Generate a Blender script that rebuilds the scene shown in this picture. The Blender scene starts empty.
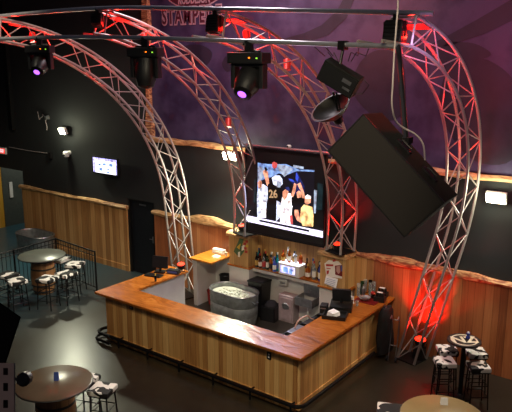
import bpy, bmesh, math, random
from mathutils import Vector, Matrix, Euler
R = math.radians
PI = math.pi
random.seed(7)
SC = bpy.context.scene
C = SC.collection

# ------------------------------------------------------------------ camera
CAMH, PITCH, YAW, FPX = 5.8, 12.85, 37.2, 650.8
_y, _p = R(YAW), R(PITCH)
FWD = Vector((-math.sin(_y)*math.cos(_p), math.cos(_y)*math.cos(_p), -math.sin(_p)))
RGT = Vector((math.cos(_y), math.sin(_y), 0))
UPV = RGT.cross(FWD)
EYE = Vector((0, 0, CAMH))
def ray(x, y): return RGT*(x-256) + UPV*(206-y) + FWD*FPX
def onY(x, y, Y):
    d = ray(x, y); return EYE + d*(Y/d.y)
def onX(x, y, X):
    d = ray(x, y); return EYE + d*(X/d.x)
def onZ(x, y, z):
    d = ray(x, y); return EYE + d*((z-CAMH)/d.z)
cd = bpy.data.cameras.new('camera'); cam = bpy.data.objects.new('camera', cd); C.objects.link(cam)
cd.lens = FPX*36/512; cd.sensor_width = 36; cd.sensor_fit = 'HORIZONTAL'; cd.clip_end = 200; cd.clip_start = .05
mw = Matrix.Identity(4)
for i in range(3):
    mw[i][0] = RGT[i]; mw[i][1] = UPV[i]; mw[i][2] = -FWD[i]; mw[i][3] = EYE[i]
cam.matrix_world = mw
SC.camera = cam
SC.view_settings.view_transform = 'Standard'
SC.view_settings.exposure = 0

# ------------------------------------------------------------------ materials
MT = {}
def srgb(c):
    return tuple(((v/255)/12.92 if v/255 <= .04045 else ((v/255+.055)/1.055)**2.4) for v in c) + (1,)
def newmat(name):
    m = bpy.data.materials.new(name); m.use_nodes = True
    nt = m.node_tree; b = nt.nodes['Principled BSDF']
    return m, nt, b
def mat(name, col, rough=.5, metal=0, var=.12, scale=12, emit=None, es=0, spec=None, trans=0):
    m, nt, b = newmat(name); c = srgb(col)
    b.inputs['Roughness'].default_value = rough; b.inputs['Metallic'].default_value = metal
    if spec is not None: b.inputs['Specular IOR Level'].default_value = spec
    if trans: b.inputs['Transmission Weight'].default_value = trans
    tc = nt.nodes.new('ShaderNodeTexCoord'); nz = nt.nodes.new('ShaderNodeTexNoise'); nz.inputs['Scale'].default_value = scale
    nz.inputs['Detail'].default_value = 3
    cr = nt.nodes.new('ShaderNodeValToRGB')
    cr.color_ramp.elements[0].position = .3; cr.color_ramp.elements[1].position = .7
    cr.color_ramp.elements[0].color = tuple(v*(1-var) for v in c[:3])+(1,)
    cr.color_ramp.elements[1].color = tuple(min(1, v*(1+var)) for v in c[:3])+(1,)
    nt.links.new(tc.outputs['Object'], nz.inputs['Vector']); nt.links.new(nz.outputs['Fac'], cr.inputs['Fac'])
    nt.links.new(cr.outputs['Color'], b.inputs['Base Color'])
    if emit:
        b.inputs['Emission Color'].default_value = srgb(emit); b.inputs['Emission Strength'].default_value = es
    MT[name] = m; return m
def ramp(nt, stops, interp='LINEAR'):
    cr = nt.nodes.new('ShaderNodeValToRGB'); cr.color_ramp.interpolation = interp
    e = cr.color_ramp.elements
    while len(e) < len(stops): e.new(.5)
    for i, (p, c) in enumerate(stops):
        e[i].position = p; e[i].color = srgb(c)
    return cr
def math_n(nt, op, a=None, b=None, va=0, vb=0):
    n = nt.nodes.new('ShaderNodeMath'); n.operation = op
    n.inputs[0].default_value = va; n.inputs[1].default_value = vb
    if a is not None: nt.links.new(a, n.inputs[0])
    if b is not None: nt.links.new(b, n.inputs[1])
    return n.outputs[0]
def planks(name, stops, width=.13, rough=.45, knots=.62, vertical=True, coord=None, bump=.25):
    """boards running along z (vertical) or along one horizontal axis, each with its own tone and grain"""
    m, nt, b = newmat(name)
    tc = nt.nodes.new('ShaderNodeTexCoord'); sp = nt.nodes.new('ShaderNodeSeparateXYZ')
    nt.links.new(tc.outputs['Object'], sp.inputs[0])
    if vertical: u = math_n(nt, 'ADD', sp.outputs[0], sp.outputs[1]); lng = sp.outputs[2]
    elif coord == 'X': u = sp.outputs[0]; lng = sp.outputs[1]
    else: u = sp.outputs[1]; lng = sp.outputs[0]
    wob = math_n(nt, 'MULTIPLY', math_n(nt, 'SINE', math_n(nt, 'MULTIPLY', u, vb=11.3)), vb=.028)
    us = math_n(nt, 'DIVIDE', math_n(nt, 'ADD', u, wob), vb=width)
    fl = math_n(nt, 'FLOOR', us); fr = math_n(nt, 'FRACT', us)
    wn = nt.nodes.new('ShaderNodeTexWhiteNoise'); wn.noise_dimensions = '1D'; nt.links.new(fl, wn.inputs['W'])
    cb = nt.nodes.new('ShaderNodeCombineXYZ')
    g1 = math_n(nt, 'MULTIPLY', us, vb=3.0); g2 = math_n(nt, 'MULTIPLY', lng, vb=.9); g3 = math_n(nt, 'MULTIPLY', wn.outputs['Value'], vb=37)
    nt.links.new(g1, cb.inputs[0]); nt.links.new(g2, cb.inputs[1]); nt.links.new(g3, cb.inputs[2])
    nz = nt.nodes.new('ShaderNodeTexNoise'); nz.inputs['Scale'].default_value = 1.6; nz.inputs['Detail'].default_value = 6
    nz.inputs['Distortion'].default_value = .8
    nt.links.new(cb.outputs[0], nz.inputs['Vector'])
    mx = math_n(nt, 'MULTIPLY', wn.outputs['Value'], vb=.52); my = math_n(nt, 'MULTIPLY', nz.outputs['Fac'], vb=knots)
    s = math_n(nt, 'ADD', mx, my)
    cr = ramp(nt, stops); nt.links.new(s, cr.inputs['Fac'])
    # dark joints
    d1 = math_n(nt, 'SUBTRACT', fr, vb=.5); d2 = math_n(nt, 'ABSOLUTE', d1); d3 = math_n(nt, 'GREATER_THAN', d2, vb=.475)
    mix = nt.nodes.new('ShaderNodeMixRGB'); mix.blend_type = 'MULTIPLY'
    mix.inputs[2].default_value = (.5, .43, .36, 1)
    nt.links.new(d3, mix.inputs[0]); nt.links.new(cr.outputs[0], mix.inputs[1]); nt.links.new(mix.outputs[0], b.inputs['Base Color'])
    b.inputs['Roughness'].default_value = rough
    bp = nt.nodes.new('ShaderNodeBump'); bp.inputs['Strength'].default_value = bump; bp.inputs['Distance'].default_value = .01
    inv = math_n(nt, 'SUBTRACT', nz.outputs['Fac'], d3); nt.links.new(inv, bp.inputs['Height']); nt.links.new(bp.outputs[0], b.inputs['Normal'])
    MT[name] = m; return m

mat('black_paint', (24, 27, 29), .8, var=.15, scale=1.5)
mat('black_door', (20, 22, 28), .45)
mat('black_metal', (18, 18, 20), .4, .3)
mat('black_plastic', (17, 17, 19), .45)
mat('black_cloth', (22, 21, 24), .9)
mat('grille', (20, 14, 12), .9, var=.06, scale=300)
mat('cabinet_black', (13, 14, 12), .7, spec=.25)
mat('dish_metal', (36, 34, 33), .45, .6, var=.3)
mat('alu', (156, 150, 147), .45, .35, var=.05)
mat('pipe', (200, 198, 205), .3, .8, var=.08)
mat('steel', (150, 150, 155), .32, .85, var=.15)
mat('galv', (142, 146, 146), .42, .6, var=.25, scale=9)
mat('white_paint', (196, 192, 190), .6, var=.06, scale=4)
mat('white_plastic', (225, 225, 222), .4, var=.03)
mat('paper', (238, 238, 240), .7, var=.03)
mat('red_plastic', (165, 22, 20), .4)
mat('redlit_metal', (190, 60, 50), .45, .3)  # red glow of the arch lamps put into the metal colour
mat('dark_red', (110, 14, 14), .5)
mat('ice', (168, 170, 156), .4, var=.2, scale=12)
mat('grey_pink', (156, 140, 144), .5)
mat('rubber', (28, 31, 38), .85)
mat('cream', (222, 210, 185), .6)
mat('maroon', (74, 16, 38), .7)
mat('sign_cream', (170, 140, 150), .7)
mat('barrel_hoop', (60, 58, 58), .45, .6)
mat('table_tan', (150, 132, 88), .32, var=.1, scale=3)
mat('table_grey', (104, 108, 100), .3, var=.14, scale=3)
mat('table_brown', (96, 82, 66), .28, var=.18, scale=3)
mat('table_black', (34, 32, 32), .35)
mat('door_grey', (74, 80, 76), .5)
mat('strut_paint', (196, 172, 164), .6)
mat('hose', (190, 150, 140), .5)
mat('cable_grey', (150, 140, 140), .5)
mat('cushion_rim', (200, 196, 190), .8)
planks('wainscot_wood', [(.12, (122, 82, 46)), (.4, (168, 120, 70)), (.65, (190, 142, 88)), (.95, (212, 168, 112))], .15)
planks('wainscot_red_and_lit', [(.12, (104, 56, 34)), (.4, (150, 88, 52)), (.65, (172, 108, 66)), (.95, (194, 136, 88))], .15)
planks('bar_wood', [(.12, (140, 92, 50)), (.35, (180, 126, 72)), (.6, (208, 156, 94)), (.9, (232, 188, 124))], .115)
planks('pillar_wood', [(.1, (140, 104, 60)), (.5, (186, 146, 90)), (1, (214, 176, 116))], .11)
planks('barrel_wood', [(.1, (92, 62, 38)), (.5, (140, 98, 62)), (1, (170, 124, 80))], .1)
planks('yellow_wood', [(.1, (150, 110, 30)), (.5, (204, 156, 50)), (1, (226, 184, 80))], .13)
def rough_wood(name, stops, scale=3, rough=.6):
    m, nt, b = newmat(name)
    tc = nt.nodes.new('ShaderNodeTexCoord'); mp = nt.nodes.new('ShaderNodeMapping'); mp.inputs['Scale'].default_value = (1, 3, 4)
    nz = nt.nodes.new('ShaderNodeTexNoise'); nz.inputs['Scale'].default_value = scale; nz.inputs['Detail'].default_value = 6; nz.inputs['Distortion'].default_value = 1.2
    nt.links.new(tc.outputs['Object'], mp.inputs[0]); nt.links.new(mp.outputs[0], nz.inputs['Vector'])
    cr = ramp(nt, stops); nt.links.new(nz.outputs['Fac'], cr.inputs['Fac']); nt.links.new(cr.outputs[0], b.inputs['Base Color'])
    b.inputs['Roughness'].default_value = rough
    bp = nt.nodes.new('ShaderNodeBump'); bp.inputs['Strength'].default_value = .4; bp.inputs['Distance'].default_value = .03
    nt.links.new(nz.outputs['Fac'], bp.inputs['Height']); nt.links.new(bp.outputs[0], b.inputs['Normal'])
    MT[name] = m
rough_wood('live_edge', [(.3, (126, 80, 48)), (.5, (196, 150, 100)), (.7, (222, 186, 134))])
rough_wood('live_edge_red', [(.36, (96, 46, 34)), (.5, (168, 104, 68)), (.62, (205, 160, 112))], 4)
rough_wood('counter_wood', [(.25, (120, 64, 20)), (.5, (158, 90, 30)), (.75, (180, 110, 44))], 2.2, .25)
rough_wood('orange_wood', [(.25, (150, 86, 24)), (.5, (178, 112, 36)), (.75, (194, 130, 52))], 2.2, .35)

def floor_mat():
    m, nt, b = newmat('concrete')
    tc = nt.nodes.new('ShaderNodeTexCoord')
    n1 = nt.nodes.new('ShaderNodeTexNoise'); n1.inputs['Scale'].default_value = .55; n1.inputs['Detail'].default_value = 8
    n2 = nt.nodes.new('ShaderNodeTexNoise'); n2.inputs['Scale'].default_value = 5; n2.inputs['Detail'].default_value = 8; n2.inputs['Distortion'].default_value = .6
    for n in (n1, n2): nt.links.new(tc.outputs['Object'], n.inputs['Vector'])
    cr = ramp(nt, [(.3, (36, 32, 26)), (.5, (43, 40, 33)), (.7, (50, 48, 40))])
    s = math_n(nt, 'ADD', math_n(nt, 'MULTIPLY', n1.outputs['Fac'], vb=.6), math_n(nt, 'MULTIPLY', n2.outputs['Fac'], vb=.4))
    nt.links.new(s, cr.inputs['Fac'])
    # blends to teal toward the far left of the room
    sp = nt.nodes.new('ShaderNodeSeparateXYZ'); nt.links.new(tc.outputs['Object'], sp.inputs[0])
    t = nt.nodes.new('ShaderNodeMapRange'); t.inputs['From Min'].default_value = -11.5; t.inputs['From Max'].default_value = -15.5
    nt.links.new(sp.outputs[0], t.inputs['Value'])
    mix = nt.nodes.new('ShaderNodeMixRGB'); mix.inputs[2].default_value = srgb((44, 76, 88))
    nt.links.new(t.outputs[0], mix.inputs[0]); nt.links.new(cr.outputs[0], mix.inputs[1]); nt.links.new(mix.outputs[0], b.inputs['Base Color'])
    rr = nt.nodes.new('ShaderNodeMapRange'); rr.inputs['To Min'].default_value = .27; rr.inputs['To Max'].default_value = .36
    nt.links.new(n2.outputs['Fac'], rr.inputs['Value']); nt.links.new(rr.outputs[0], b.inputs['Roughness'])
    MT['concrete'] = m
floor_mat()
def cow_mat():
    m, nt, b = newmat('cowhide')
    tc = nt.nodes.new('ShaderNodeTexCoord'); oi = nt.nodes.new('ShaderNodeObjectInfo')
    ad = nt.nodes.new('ShaderNodeVectorMath'); ad.operation = 'ADD'
    ml = math_n(nt, 'MULTIPLY', oi.outputs['Random'], vb=40)
    nt.links.new(tc.outputs['Object'], ad.inputs[0]); nt.links.new(ml, ad.inputs[1])
    nz = nt.nodes.new('ShaderNodeTexNoise'); nz.inputs['Scale'].default_value = 5.2; nz.inputs['Detail'].default_value = 1.2; nz.inputs['Distortion'].default_value = .5
    nt.links.new(ad.outputs[0], nz.inputs['Vector'])
    cr = ramp(nt, [(0, (14, 12, 12)), (.5, (228, 224, 218))], 'CONSTANT')
    nt.links.new(nz.outputs['Fac'], cr.inputs['Fac']); nt.links.new(cr.outputs[0], b.inputs['Base Color']); b.inputs['Roughness'].default_value = .75
    MT['cowhide'] = m
cow_mat()
def mural_mat(name, dark=1.0, tint=None):
    m, nt, b = newmat(name)
    tc = nt.nodes.new('ShaderNodeTexCoord')
    n1 = nt.nodes.new('ShaderNodeTexNoise'); n1.inputs['Scale'].default_value = .45; n1.inputs['Detail'].default_value = 5; n1.inputs['Distortion'].default_value = 1.5
    n2 = nt.nodes.new('ShaderNodeTexNoise'); n2.inputs['Scale'].default_value = 2.6; n2.inputs['Detail'].default_value = 6
    for n in (n1, n2): nt.links.new(tc.outputs['Object'], n.inputs['Vector'])
    sp = nt.nodes.new('ShaderNodeSeparateXYZ'); nt.links.new(tc.outputs['Object'], sp.inputs[0])
    mr = nt.nodes.new('ShaderNodeMapRange'); mr.inputs['From Min'].default_value = 3.7; mr.inputs['From Max'].default_value = 7.2
    nt.links.new(sp.outputs[2], mr.inputs['Value'])
    s = math_n(nt, 'ADD', math_n(nt, 'MULTIPLY', mr.outputs[0], vb=.5), math_n(nt, 'MULTIPLY', n1.outputs['Fac'], vb=.7))
    s = math_n(nt, 'SUBTRACT', s, vb=.1)
    s = math_n(nt, 'ADD', s, math_n(nt, 'MULTIPLY', math_n(nt, 'SUBTRACT', n2.outputs['Fac'], vb=.5), vb=.6))
    k = dark
    cr = ramp(nt, [(.18, (76*k, 66*k, 104*k)), (.36, (46*k, 34*k, 74*k)), (.47, (84*k, 32*k, 62*k)), (.56, (44*k, 26*k, 52*k)), (.68, (104*k, 38*k, 46*k)), (.8, (70*k, 30*k, 42*k)), (.95, (120*k, 54*k, 48*k))])  # mural paint with the red and purple stage light mixed into its tones
    nt.links.new(s, cr.inputs['Fac']); nt.links.new(cr.outputs[0], b.inputs['Base Color']); b.inputs['Roughness'].default_value = .6
    MT[name] = m
mural_mat('mural_paint_and_light', .86); mural_mat('mural_dark', .5)
def emat(name, col, strength):
    m, nt, b = newmat(name)
    b.inputs['Base Color'].default_value = srgb(col); b.inputs['Emission Color'].default_value = srgb(col); b.inputs['Emission Strength'].default_value = strength
    b.inputs['Roughness'].default_value = .6
    if name.startswith('px_') and name not in ('px_strip', 'px_bright', 'px_dark'):
        tc = nt.nodes.new('ShaderNodeTexCoord'); nz = nt.nodes.new('ShaderNodeTexNoise'); nz.inputs['Scale'].default_value = 11; nz.inputs['Detail'].default_value = 4
        nt.links.new(tc.outputs['Object'], nz.inputs['Vector'])
        lo = tuple(v*.35 for v in col); cr = ramp(nt, [(.35, lo), (.52, col), (.7, tuple(min(255, v*1.1+20) for v in col))])
        nt.links.new(nz.outputs['Fac'], cr.inputs['Fac']); nt.links.new(cr.outputs[0], b.inputs['Emission Color'])
    MT[name] = m
emat('flood_glow', (255, 255, 225), 14)
emat('red_glow', (255, 40, 14), 3.5)
emat('red_soft', (255, 60, 30), 2.2)
emat('purple_glow', (170, 96, 250), 2.2)
emat('exit_red', (235, 50, 40), 1.6)
emat('orange_led', (255, 120, 20), 3)
emat('green_led', (150, 230, 60), 1.4)
for nm, col, s in [('px_black', (8, 10, 14), .15), ('px_sky', (118, 158, 222), 1), ('px_pale', (205, 220, 248), 1.15), ('px_white', (250, 250, 255), 1.35), ('px_navy', (22, 32, 92), .9),
                   ('px_blue', (46, 72, 200), 1.1), ('px_skin', (226, 160, 128), 1.05), ('px_gold', (176, 150, 112), .85), ('px_yellow', (250, 208, 140), 1.15),
                   ('px_red', (205, 84, 84), 1), ('px_strip', (228, 222, 255), 1.5), ('px_dark', (14, 16, 30), .5), ('px_teal', (14, 40, 48), .5), ('px_brown', (120, 60, 44), .9),
                   ('px_lilac', (180, 176, 255), 1.7), ('px_bright', (240, 240, 255), 1.9), ('px_grey', (150, 170, 196), 1)]:
    emat(nm, col, s)
def glass(name, col, rough=.05, a=.8):
    mat(name, col, rough, 0, var=.03, trans=a, spec=.6)
glass('g_clear', (225, 232, 232)); glass('g_green', (40, 80, 50), a=.4); glass('g_dark', (30, 22, 20), a=.2); glass('g_amber', (190, 96, 24), a=.5)
glass('g_teal', (30, 150, 168), a=.35); glass('g_brown', (90, 44, 22), a=.3)
glass('g_blue', (70, 90, 190), a=.4)
mat('lab_white', (226, 222, 214), .6, var=.05); mat('lab_gold', (190, 150, 70), .5); mat('lab_red', (170, 40, 36), .5); mat('lab_black', (24, 22, 24), .5); mat('lab_blue', (60, 80, 150), .5)
mat('green_paint', (70, 96, 60), .6); mat('yellow_paint', (215, 180, 60), .6)

# ------------------------------------------------------------------ builders
class B:
    def __init__(s, off=(0, 0, 0)):
        s.bm = bmesh.new(); s.off = Vector(off)
    def _xf(s, vs, M):
        for v in vs: v.co = M @ v.co
    def box(s, x0, x1, y0, y1, z0, z1, M=None, bev=0):
        r = bmesh.ops.create_cube(s.bm, size=1)['verts']
        for v in r:
            v.co = Vector(((x0+x1)/2+v.co.x*(x1-x0), (y0+y1)/2+v.co.y*(y1-y0), (z0+z1)/2+v.co.z*(z1-z0)))
        if bev:
            es = {e for v in r for e in v.link_edges}
            rr = bmesh.ops.bevel(s.bm, geom=list(es), offset=bev, segments=2, affect='EDGES', profile=.7)
            r = list({v for f in rr['faces'] for v in f.verts} | {v for v in r if v.is_valid})
        if M is not None:
            s._xf(r, M)
        return s
    def tube(s, pts, r, n=8, closed=False, caps=True):
        pts = [Vector(p) for p in pts]; rings = []; m = len(pts); prev = None
        for i, p in enumerate(pts):
            if closed: t = pts[(i+1) % m]-pts[i-1]
            else: t = pts[min(i+1, m-1)]-pts[max(i-1, 0)]
            t.normalize()
            if prev is None:
                a = Vector((0, 0, 1)) if abs(t.z) < .9 else Vector((1, 0, 0)); u = t.cross(a).normalized()
            else:
                u = (prev - t*prev.dot(t)).normalized()
            prev = u; w = t.cross(u)
            rr = r[i] if isinstance(r, (list, tuple)) else r
            rings.append([s.bm.verts.new(p+(u*math.cos(2*PI*k/n)+w*math.sin(2*PI*k/n))*rr) for k in range(n)])
        for i in range(m if closed else m-1):
            a, b = rings[i], rings[(i+1) % m]
            for k in range(n): s.bm.faces.new((a[k], a[(k+1) % n], b[(k+1) % n], b[k]))
        if caps and not closed:
            s.bm.faces.new(rings[0][::-1]); s.bm.faces.new(rings[-1])
        return s
    def lathe(s, prof, n=20, c=(0, 0, 0), sx=1, sy=1, M=None, cap=True):
        rings = []; allv = []
        for r, z in prof:
            ring = [s.bm.verts.new((c[0]+r*sx*math.cos(2*PI*k/n), c[1]+r*sy*math.sin(2*PI*k/n), c[2]+z)) for k in range(n)]
            rings.append(ring); allv += ring
        for a, b in zip(rings, rings[1:]):
            for k in range(n): s.bm.faces.new((a[k], a[(k+1) % n], b[(k+1) % n], b[k]))
        if cap:
            s.bm.faces.new(rings[0][::-1]); s.bm.faces.new(rings[-1])
        if M is not None: s._xf(allv, M)
        return s
    def stadium(s, L, W, prof, n=12, c=(0, 0, 0), M=None, cap=True):
        """oval (stadium) shell: prof = [(offset, z)]"""
        rings = []; allv = []
        for o, z in prof:
            r = W/2+o; h = L/2-W/2; ring = []
            for sgn in (1, -1):
                for k in range(n+1):
                    a = -PI/2+PI*k/n + (0 if sgn == 1 else PI)
                    ring.append(s.bm.verts.new((c[0]+sgn*h+r*math.cos(a), c[1]+r*math.sin(a), c[2]+z)))
            rings.append(ring); allv += ring
        m = len(rings[0])
        for a, b in zip(rings, rings[1:]):
            for k in range(m): s.bm.faces.new((a[k], a[(k+1) % m], b[(k+1) % m], b[k]))
        if cap: s.bm.faces.new(rings[0][::-1]); s.bm.faces.new(rings[-1])
        if M is not None: s._xf(allv, M)
        return s
    def poly(s, pts, thick=None):
        vs = [s.bm.verts.new(p) for p in pts]
        f = s.bm.faces.new(vs)
        if thick is not None:
            t = Vector(thick); r = bmesh.ops.extrude_face_region(s.bm, geom=[f])
            for g in r['geom']:
                if isinstance(g, bmesh.types.BMVert): g.co += t
        return s
    def hexa(s, c8):
        """eight corners: 0-3 front loop, 4-7 back loop"""
        v = [s.bm.verts.new(p) for p in c8]
        for f in ((0, 1, 2, 3), (7, 6, 5, 4), (0, 4, 5, 1), (1, 5, 6, 2), (2, 6, 7, 3), (3, 7, 4, 0)): s.bm.faces.new([v[i] for i in f])
        return s
    def ob(s, name, m, parent=None, smooth=False):
        if s.off.length: bmesh.ops.translate(s.bm, verts=s.bm.verts, vec=-s.off)
        bmesh.ops.recalc_face_normals(s.bm, faces=s.bm.faces)
        me = bpy.data.meshes.new(name); s.bm.to_mesh(me); s.bm.free()
        me.materials.append(MT[m])
        if smooth:
            for p in me.polygons: p.use_smooth = True
            try: me.set_sharp_from_angle(angle=R(40))
            except Exception: pass
        o = bpy.data.objects.new(name, me); C.objects.link(o)
        if parent is not None: o.parent = parent
        elif s.off.length: o.location = s.off
        return o
def tag(o, label=None, cat=None, group=None, kind=None):
    if label: o['label'] = label
    if cat: o['category'] = cat
    if group: o['group'] = group
    if kind: o['kind'] = kind
    return o
def thing(name, label, cat, loc=(0, 0, 0), rz=0, group=None):
    o = bpy.data.objects.new(name, None); o.empty_display_size = .1; C.objects.link(o)
    o.location = loc; o.rotation_euler = (0, 0, rz); return tag(o, label, cat, group)
KIDS = {}
def kids(o): return [c for c in bpy.data.objects if c.parent == o]
def dup(root, loc, rz=0, label=None):
    r = root.copy(); C.objects.link(r); r.location = loc; r.rotation_euler = (0, 0, rz)
    if label: r['label'] = label
    for ch in kids(root):
        c = ch.copy(); C.objects.link(c); c.parent = r
        for g in kids(ch):
            d = g.copy(); C.objects.link(d); d.parent = c
    return r
def struct(b, name, m, smooth=False):
    o = b.ob(name, m, smooth=smooth); o['kind'] = 'structure'; return o
def RM(rx=0, ry=0, rz=0, loc=(0, 0, 0)): return Matrix.Translation(loc) @ Euler((rx, ry, rz)).to_matrix().to_4x4()
def text_mesh(name, body, size, m, M, parent=None, ext=.004, offset=0, sx=1, space=1, off=(0, 0, 0)):
    cu = bpy.data.curves.new(name, 'FONT'); cu.body = body; cu.size = size; cu.extrude = ext; cu.offset = offset
    cu.align_x = 'CENTER'; cu.align_y = 'CENTER'; cu.space_character = space; cu.resolution_u = 3
    t = bpy.data.objects.new(name, cu); C.objects.link(t)
    dg = bpy.context.evaluated_depsgraph_get(); me = bpy.data.meshes.new_from_object(t.evaluated_get(dg))
    bpy.data.objects.remove(t)
    me.name = name; me.transform(Matrix.Translation(-Vector(off)) @ M @ Matrix.Diagonal((sx, 1, 1, 1)))
    me.materials.clear(); me.materials.append(MT[m])
    o = bpy.data.objects.new(name, me); C.objects.link(o)
    if parent is not None: o.parent = parent
    return o

# ------------------------------------------------------------------ the setting
WY = 11.65      # back wall plane
struct(B().box(-20.6, 3, -1, 15, -.1, 0), 'floor', 'concrete')
b = B(); b.box(-20.45, -18.05, WY, WY+.2, 2.32, 9)            # over the opening at the far left
b.box(-18.05, -13.2, WY, WY+.2, 0, 9); b.box(-13.2, -12.2, WY, WY+.2, 2.08, 9); b.box(-12.2, 3, WY, WY+.2, 0, 9)
struct(b, 'wall_back', 'black_paint')
struct(B().box(-20.65, -20.45, -1, 15, 0, 9), 'wall_left', 'black_paint')
struct(B().box(-20.45, -12, 15, 15.2, 0, 9), 'wall_hall', 'black_paint')
# door in the back wall
d = struct(B().box(-13.2, -12.2, WY+.06, WY+.11, 0, 2.08), 'door_1', 'black_door')
B().box(-13.2, -13.14, WY+.0, WY+.06, 0, 2.08).box(-12.26, -12.2, WY+.0, WY+.06, 0, 2.08).box(-13.14, -12.26, WY+.0, WY+.06, 2.03, 2.08).ob('door_frame', 'black_metal', d)
B().box(-12.83, -12.57, WY+.05, WY+.06, 1.93, 1.965).ob('door_plate', 'steel', d)
B().box(-12.36, -12.3, WY+.045, WY+.06, .95, 1.13).tube([(-12.33, WY+.03, 1.05), (-12.45, WY+.03, 1.05)], .011).ob('door_handle', 'steel', d)
# grey door and yellow boards on the left wall of the passage
d = struct(B().box(-20.45, -20.4, 12.33, 13.15, 0, 2.4), 'door_2', 'door_grey')
B().box(-20.4, -20.37, 12.58, 12.7, 1.0, 1.55).ob('door_plate', 'white_plastic', d)
struct(B().box(-20.45, -20.38, 9.5, 12.3, 0, 2.35), 'trim_1', 'yellow_wood')
# wainscot boards
struct(B().box(-18.12, -13.24, WY-.04, WY+.01, 0.0, 1.82), 'trim_2', 'wainscot_wood')
struct(B().box(-12.17, -9.3, WY-.04, WY+.01, 0.0, 1.82), 'trim_3', 'wainscot_red_and_lit')  # red tone here stands in for red lamp light on the boards
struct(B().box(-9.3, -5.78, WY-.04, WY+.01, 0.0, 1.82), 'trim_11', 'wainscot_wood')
struct(B().box(-5.78, 3, WY-.04, WY+.01, 0.0, 1.82), 'trim_12', 'wainscot_red_and_lit')
struct(B().box(-18.12, -13.24, WY-.06, WY-.035, 0, .16), 'baseboard_back', 'wainscot_wood')
def live_edge(name, x0, x1, z, h, m, seed, amp=.04, zf=None):
    rnd = random.Random(seed); bb = B(); n = int((x1-x0)/.12); prev = None
    ph = [rnd.uniform(0, 6) for _ in range(4)]
    for i in range(n+1):
        x = x0+(x1-x0)*i/n
        t = z+h+amp*(math.sin(x*1.7+ph[0])+.6*math.sin(x*4.1+ph[1])+.35*math.sin(x*9.3+ph[2]))+(zf(x) if zf else 0)
        lo = z+amp*.4*math.sin(x*5+ph[3]); dpt = .1+.02*math.sin(x*3+ph[1])
        ring = [bb.bm.verts.new(p) for p in ((x, WY+.01, lo), (x, WY-dpt*.8, lo), (x, WY-dpt, (lo+t)/2), (x, WY-dpt*.7, t), (x, WY+.01, t))]
        if prev:
            for k in range(5): bb.bm.faces.new((prev[k], prev[(k+1) % 5], ring[(k+1) % 5], ring[k]))
        else: bb.bm.faces.new(ring[::-1])
        prev = ring
    bb.bm.faces.new(prev)
    return struct(bb, name, m, True)
live_edge('trim_4', -18.2, -13.2, 1.78, .09, 'live_edge', 1, .012)
live_edge('trim_5', -12.22, -9.42, 1.8, .13, 'live_edge', 2, .035, lambda x: .06*math.exp(-((x+10.5)/.5)**2))
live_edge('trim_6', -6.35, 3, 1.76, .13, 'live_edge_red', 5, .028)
# wood beam below and beside the mural
live_edge('trim_7', -12.3, -8.2, 3.7, .12, 'live_edge', 8, .02)
live_edge('trim_8', -8.2, 3, 3.66, .1, 'live_edge', 9, .02)
b = B(); prev = None
for i in range(31):
    z = 3.78+i*.17; w = .11+.03*math.sin(z*2.1)+.02*math.sin(z*5)
    ring = [b.bm.verts.new(p) for p in ((-12.2-w, WY, z), (-12.2-w*.7, WY-.1, z), (-12.2+w*.7, WY-.1, z), (-12.2+w, WY, z))]
    if prev:
        for k in range(4): b.bm.faces.new((prev[k], prev[(k+1) % 4], ring[(k+1) % 4], ring[k]))
    prev = ring
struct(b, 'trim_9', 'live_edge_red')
# mural
mu = thing('wall_mural', 'purple and maroon mural with painted-in stage light filling the upper wall above the wood beam', 'mural', (-5, WY, 3.78))
OFF = (-5, WY, 3.78)
B(OFF).box(-12.12, 3, WY-.012, WY, 3.78, 9).ob('painted_background', 'mural_paint_and_light', mu)
def smooth_loop(P, n=6):
    out = []; m = len(P)
    for i in range(m):
        a, b_, c, d_ = P[i-1], P[i], P[(i+1) % m], P[(i+2) % m]
        for k in range(n):
            t = k/n; out.append(.5*((2*b_)+(c-a)*t+(2*a-5*b_+4*c-d_)*t*t+(3*b_-a-3*c+d_)*t**3))
    return out
def painted(name, pix, m, parent, Y, off, th=.004, world=None):
    pix = [(v.x, v.y) for v in smooth_loop([Vector((x, y, 0)) for x, y in pix])] if name.endswith('skull') else pix
    pts = world or [onY(x, y, Y) for x, y in pix]
    return B(off).poly([(p[0], Y, p[2]) for p in pts], (0, th, 0)).ob(name, m, parent)
def swoosh(pts, ws):
    """pixels of a tapering painted stroke"""
    L = []; Rr = []
    for i, (x, y) in enumerate(pts):
        a = pts[max(0, i-1)]; c = pts[min(len(pts)-1, i+1)]; dx, dy = c[0]-a[0], c[1]-a[1]; l = math.hypot(dx, dy)
        nx, ny = -dy/l*ws[i]/2, dx/l*ws[i]/2; L.append((x+nx, y+ny)); Rr.append((x-nx, y-ny))
    return L+Rr[::-1]
MY = WY-.018
painted('painted_horn', swoosh([(420, 51), (450, 40), (480, 27), (512, 10), (545, -12)], [2, 10, 16, 19, 15]), 'mural_dark', mu, MY, OFF)
painted('painted_horn', swoosh([(282, 40), (305, 38), (325, 30), (342, 14), (352, -8)], [2, 10, 12, 12, 9]), 'mural_dark', mu, MY, OFF)
painted('painted_skull', [(440, 112), (446, 72), (458, 62), (475, 58), (492, 62), (512, 78), (530, 110), (512, 160), (470, 158)], 'mural_dark', mu, MY+.002, OFF)
painted('painted_skull', [(434, 60), (446, 44), (472, 43), (490, 52), (486, 58), (464, 62), (446, 72)], 'mural_dark', mu, MY, OFF)
painted('painted_skull', [(180, 52), (188, 45), (204, 46), (212, 54), (206, 66), (194, 63), (184, 58)], 'mural_dark', mu, MY, OFF)
painted('painted_skull', [(222, 64), (228, 54), (240, 50), (262, 54), (258, 66), (240, 62), (228, 72)], 'mural_dark', mu, MY, OFF)
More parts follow.
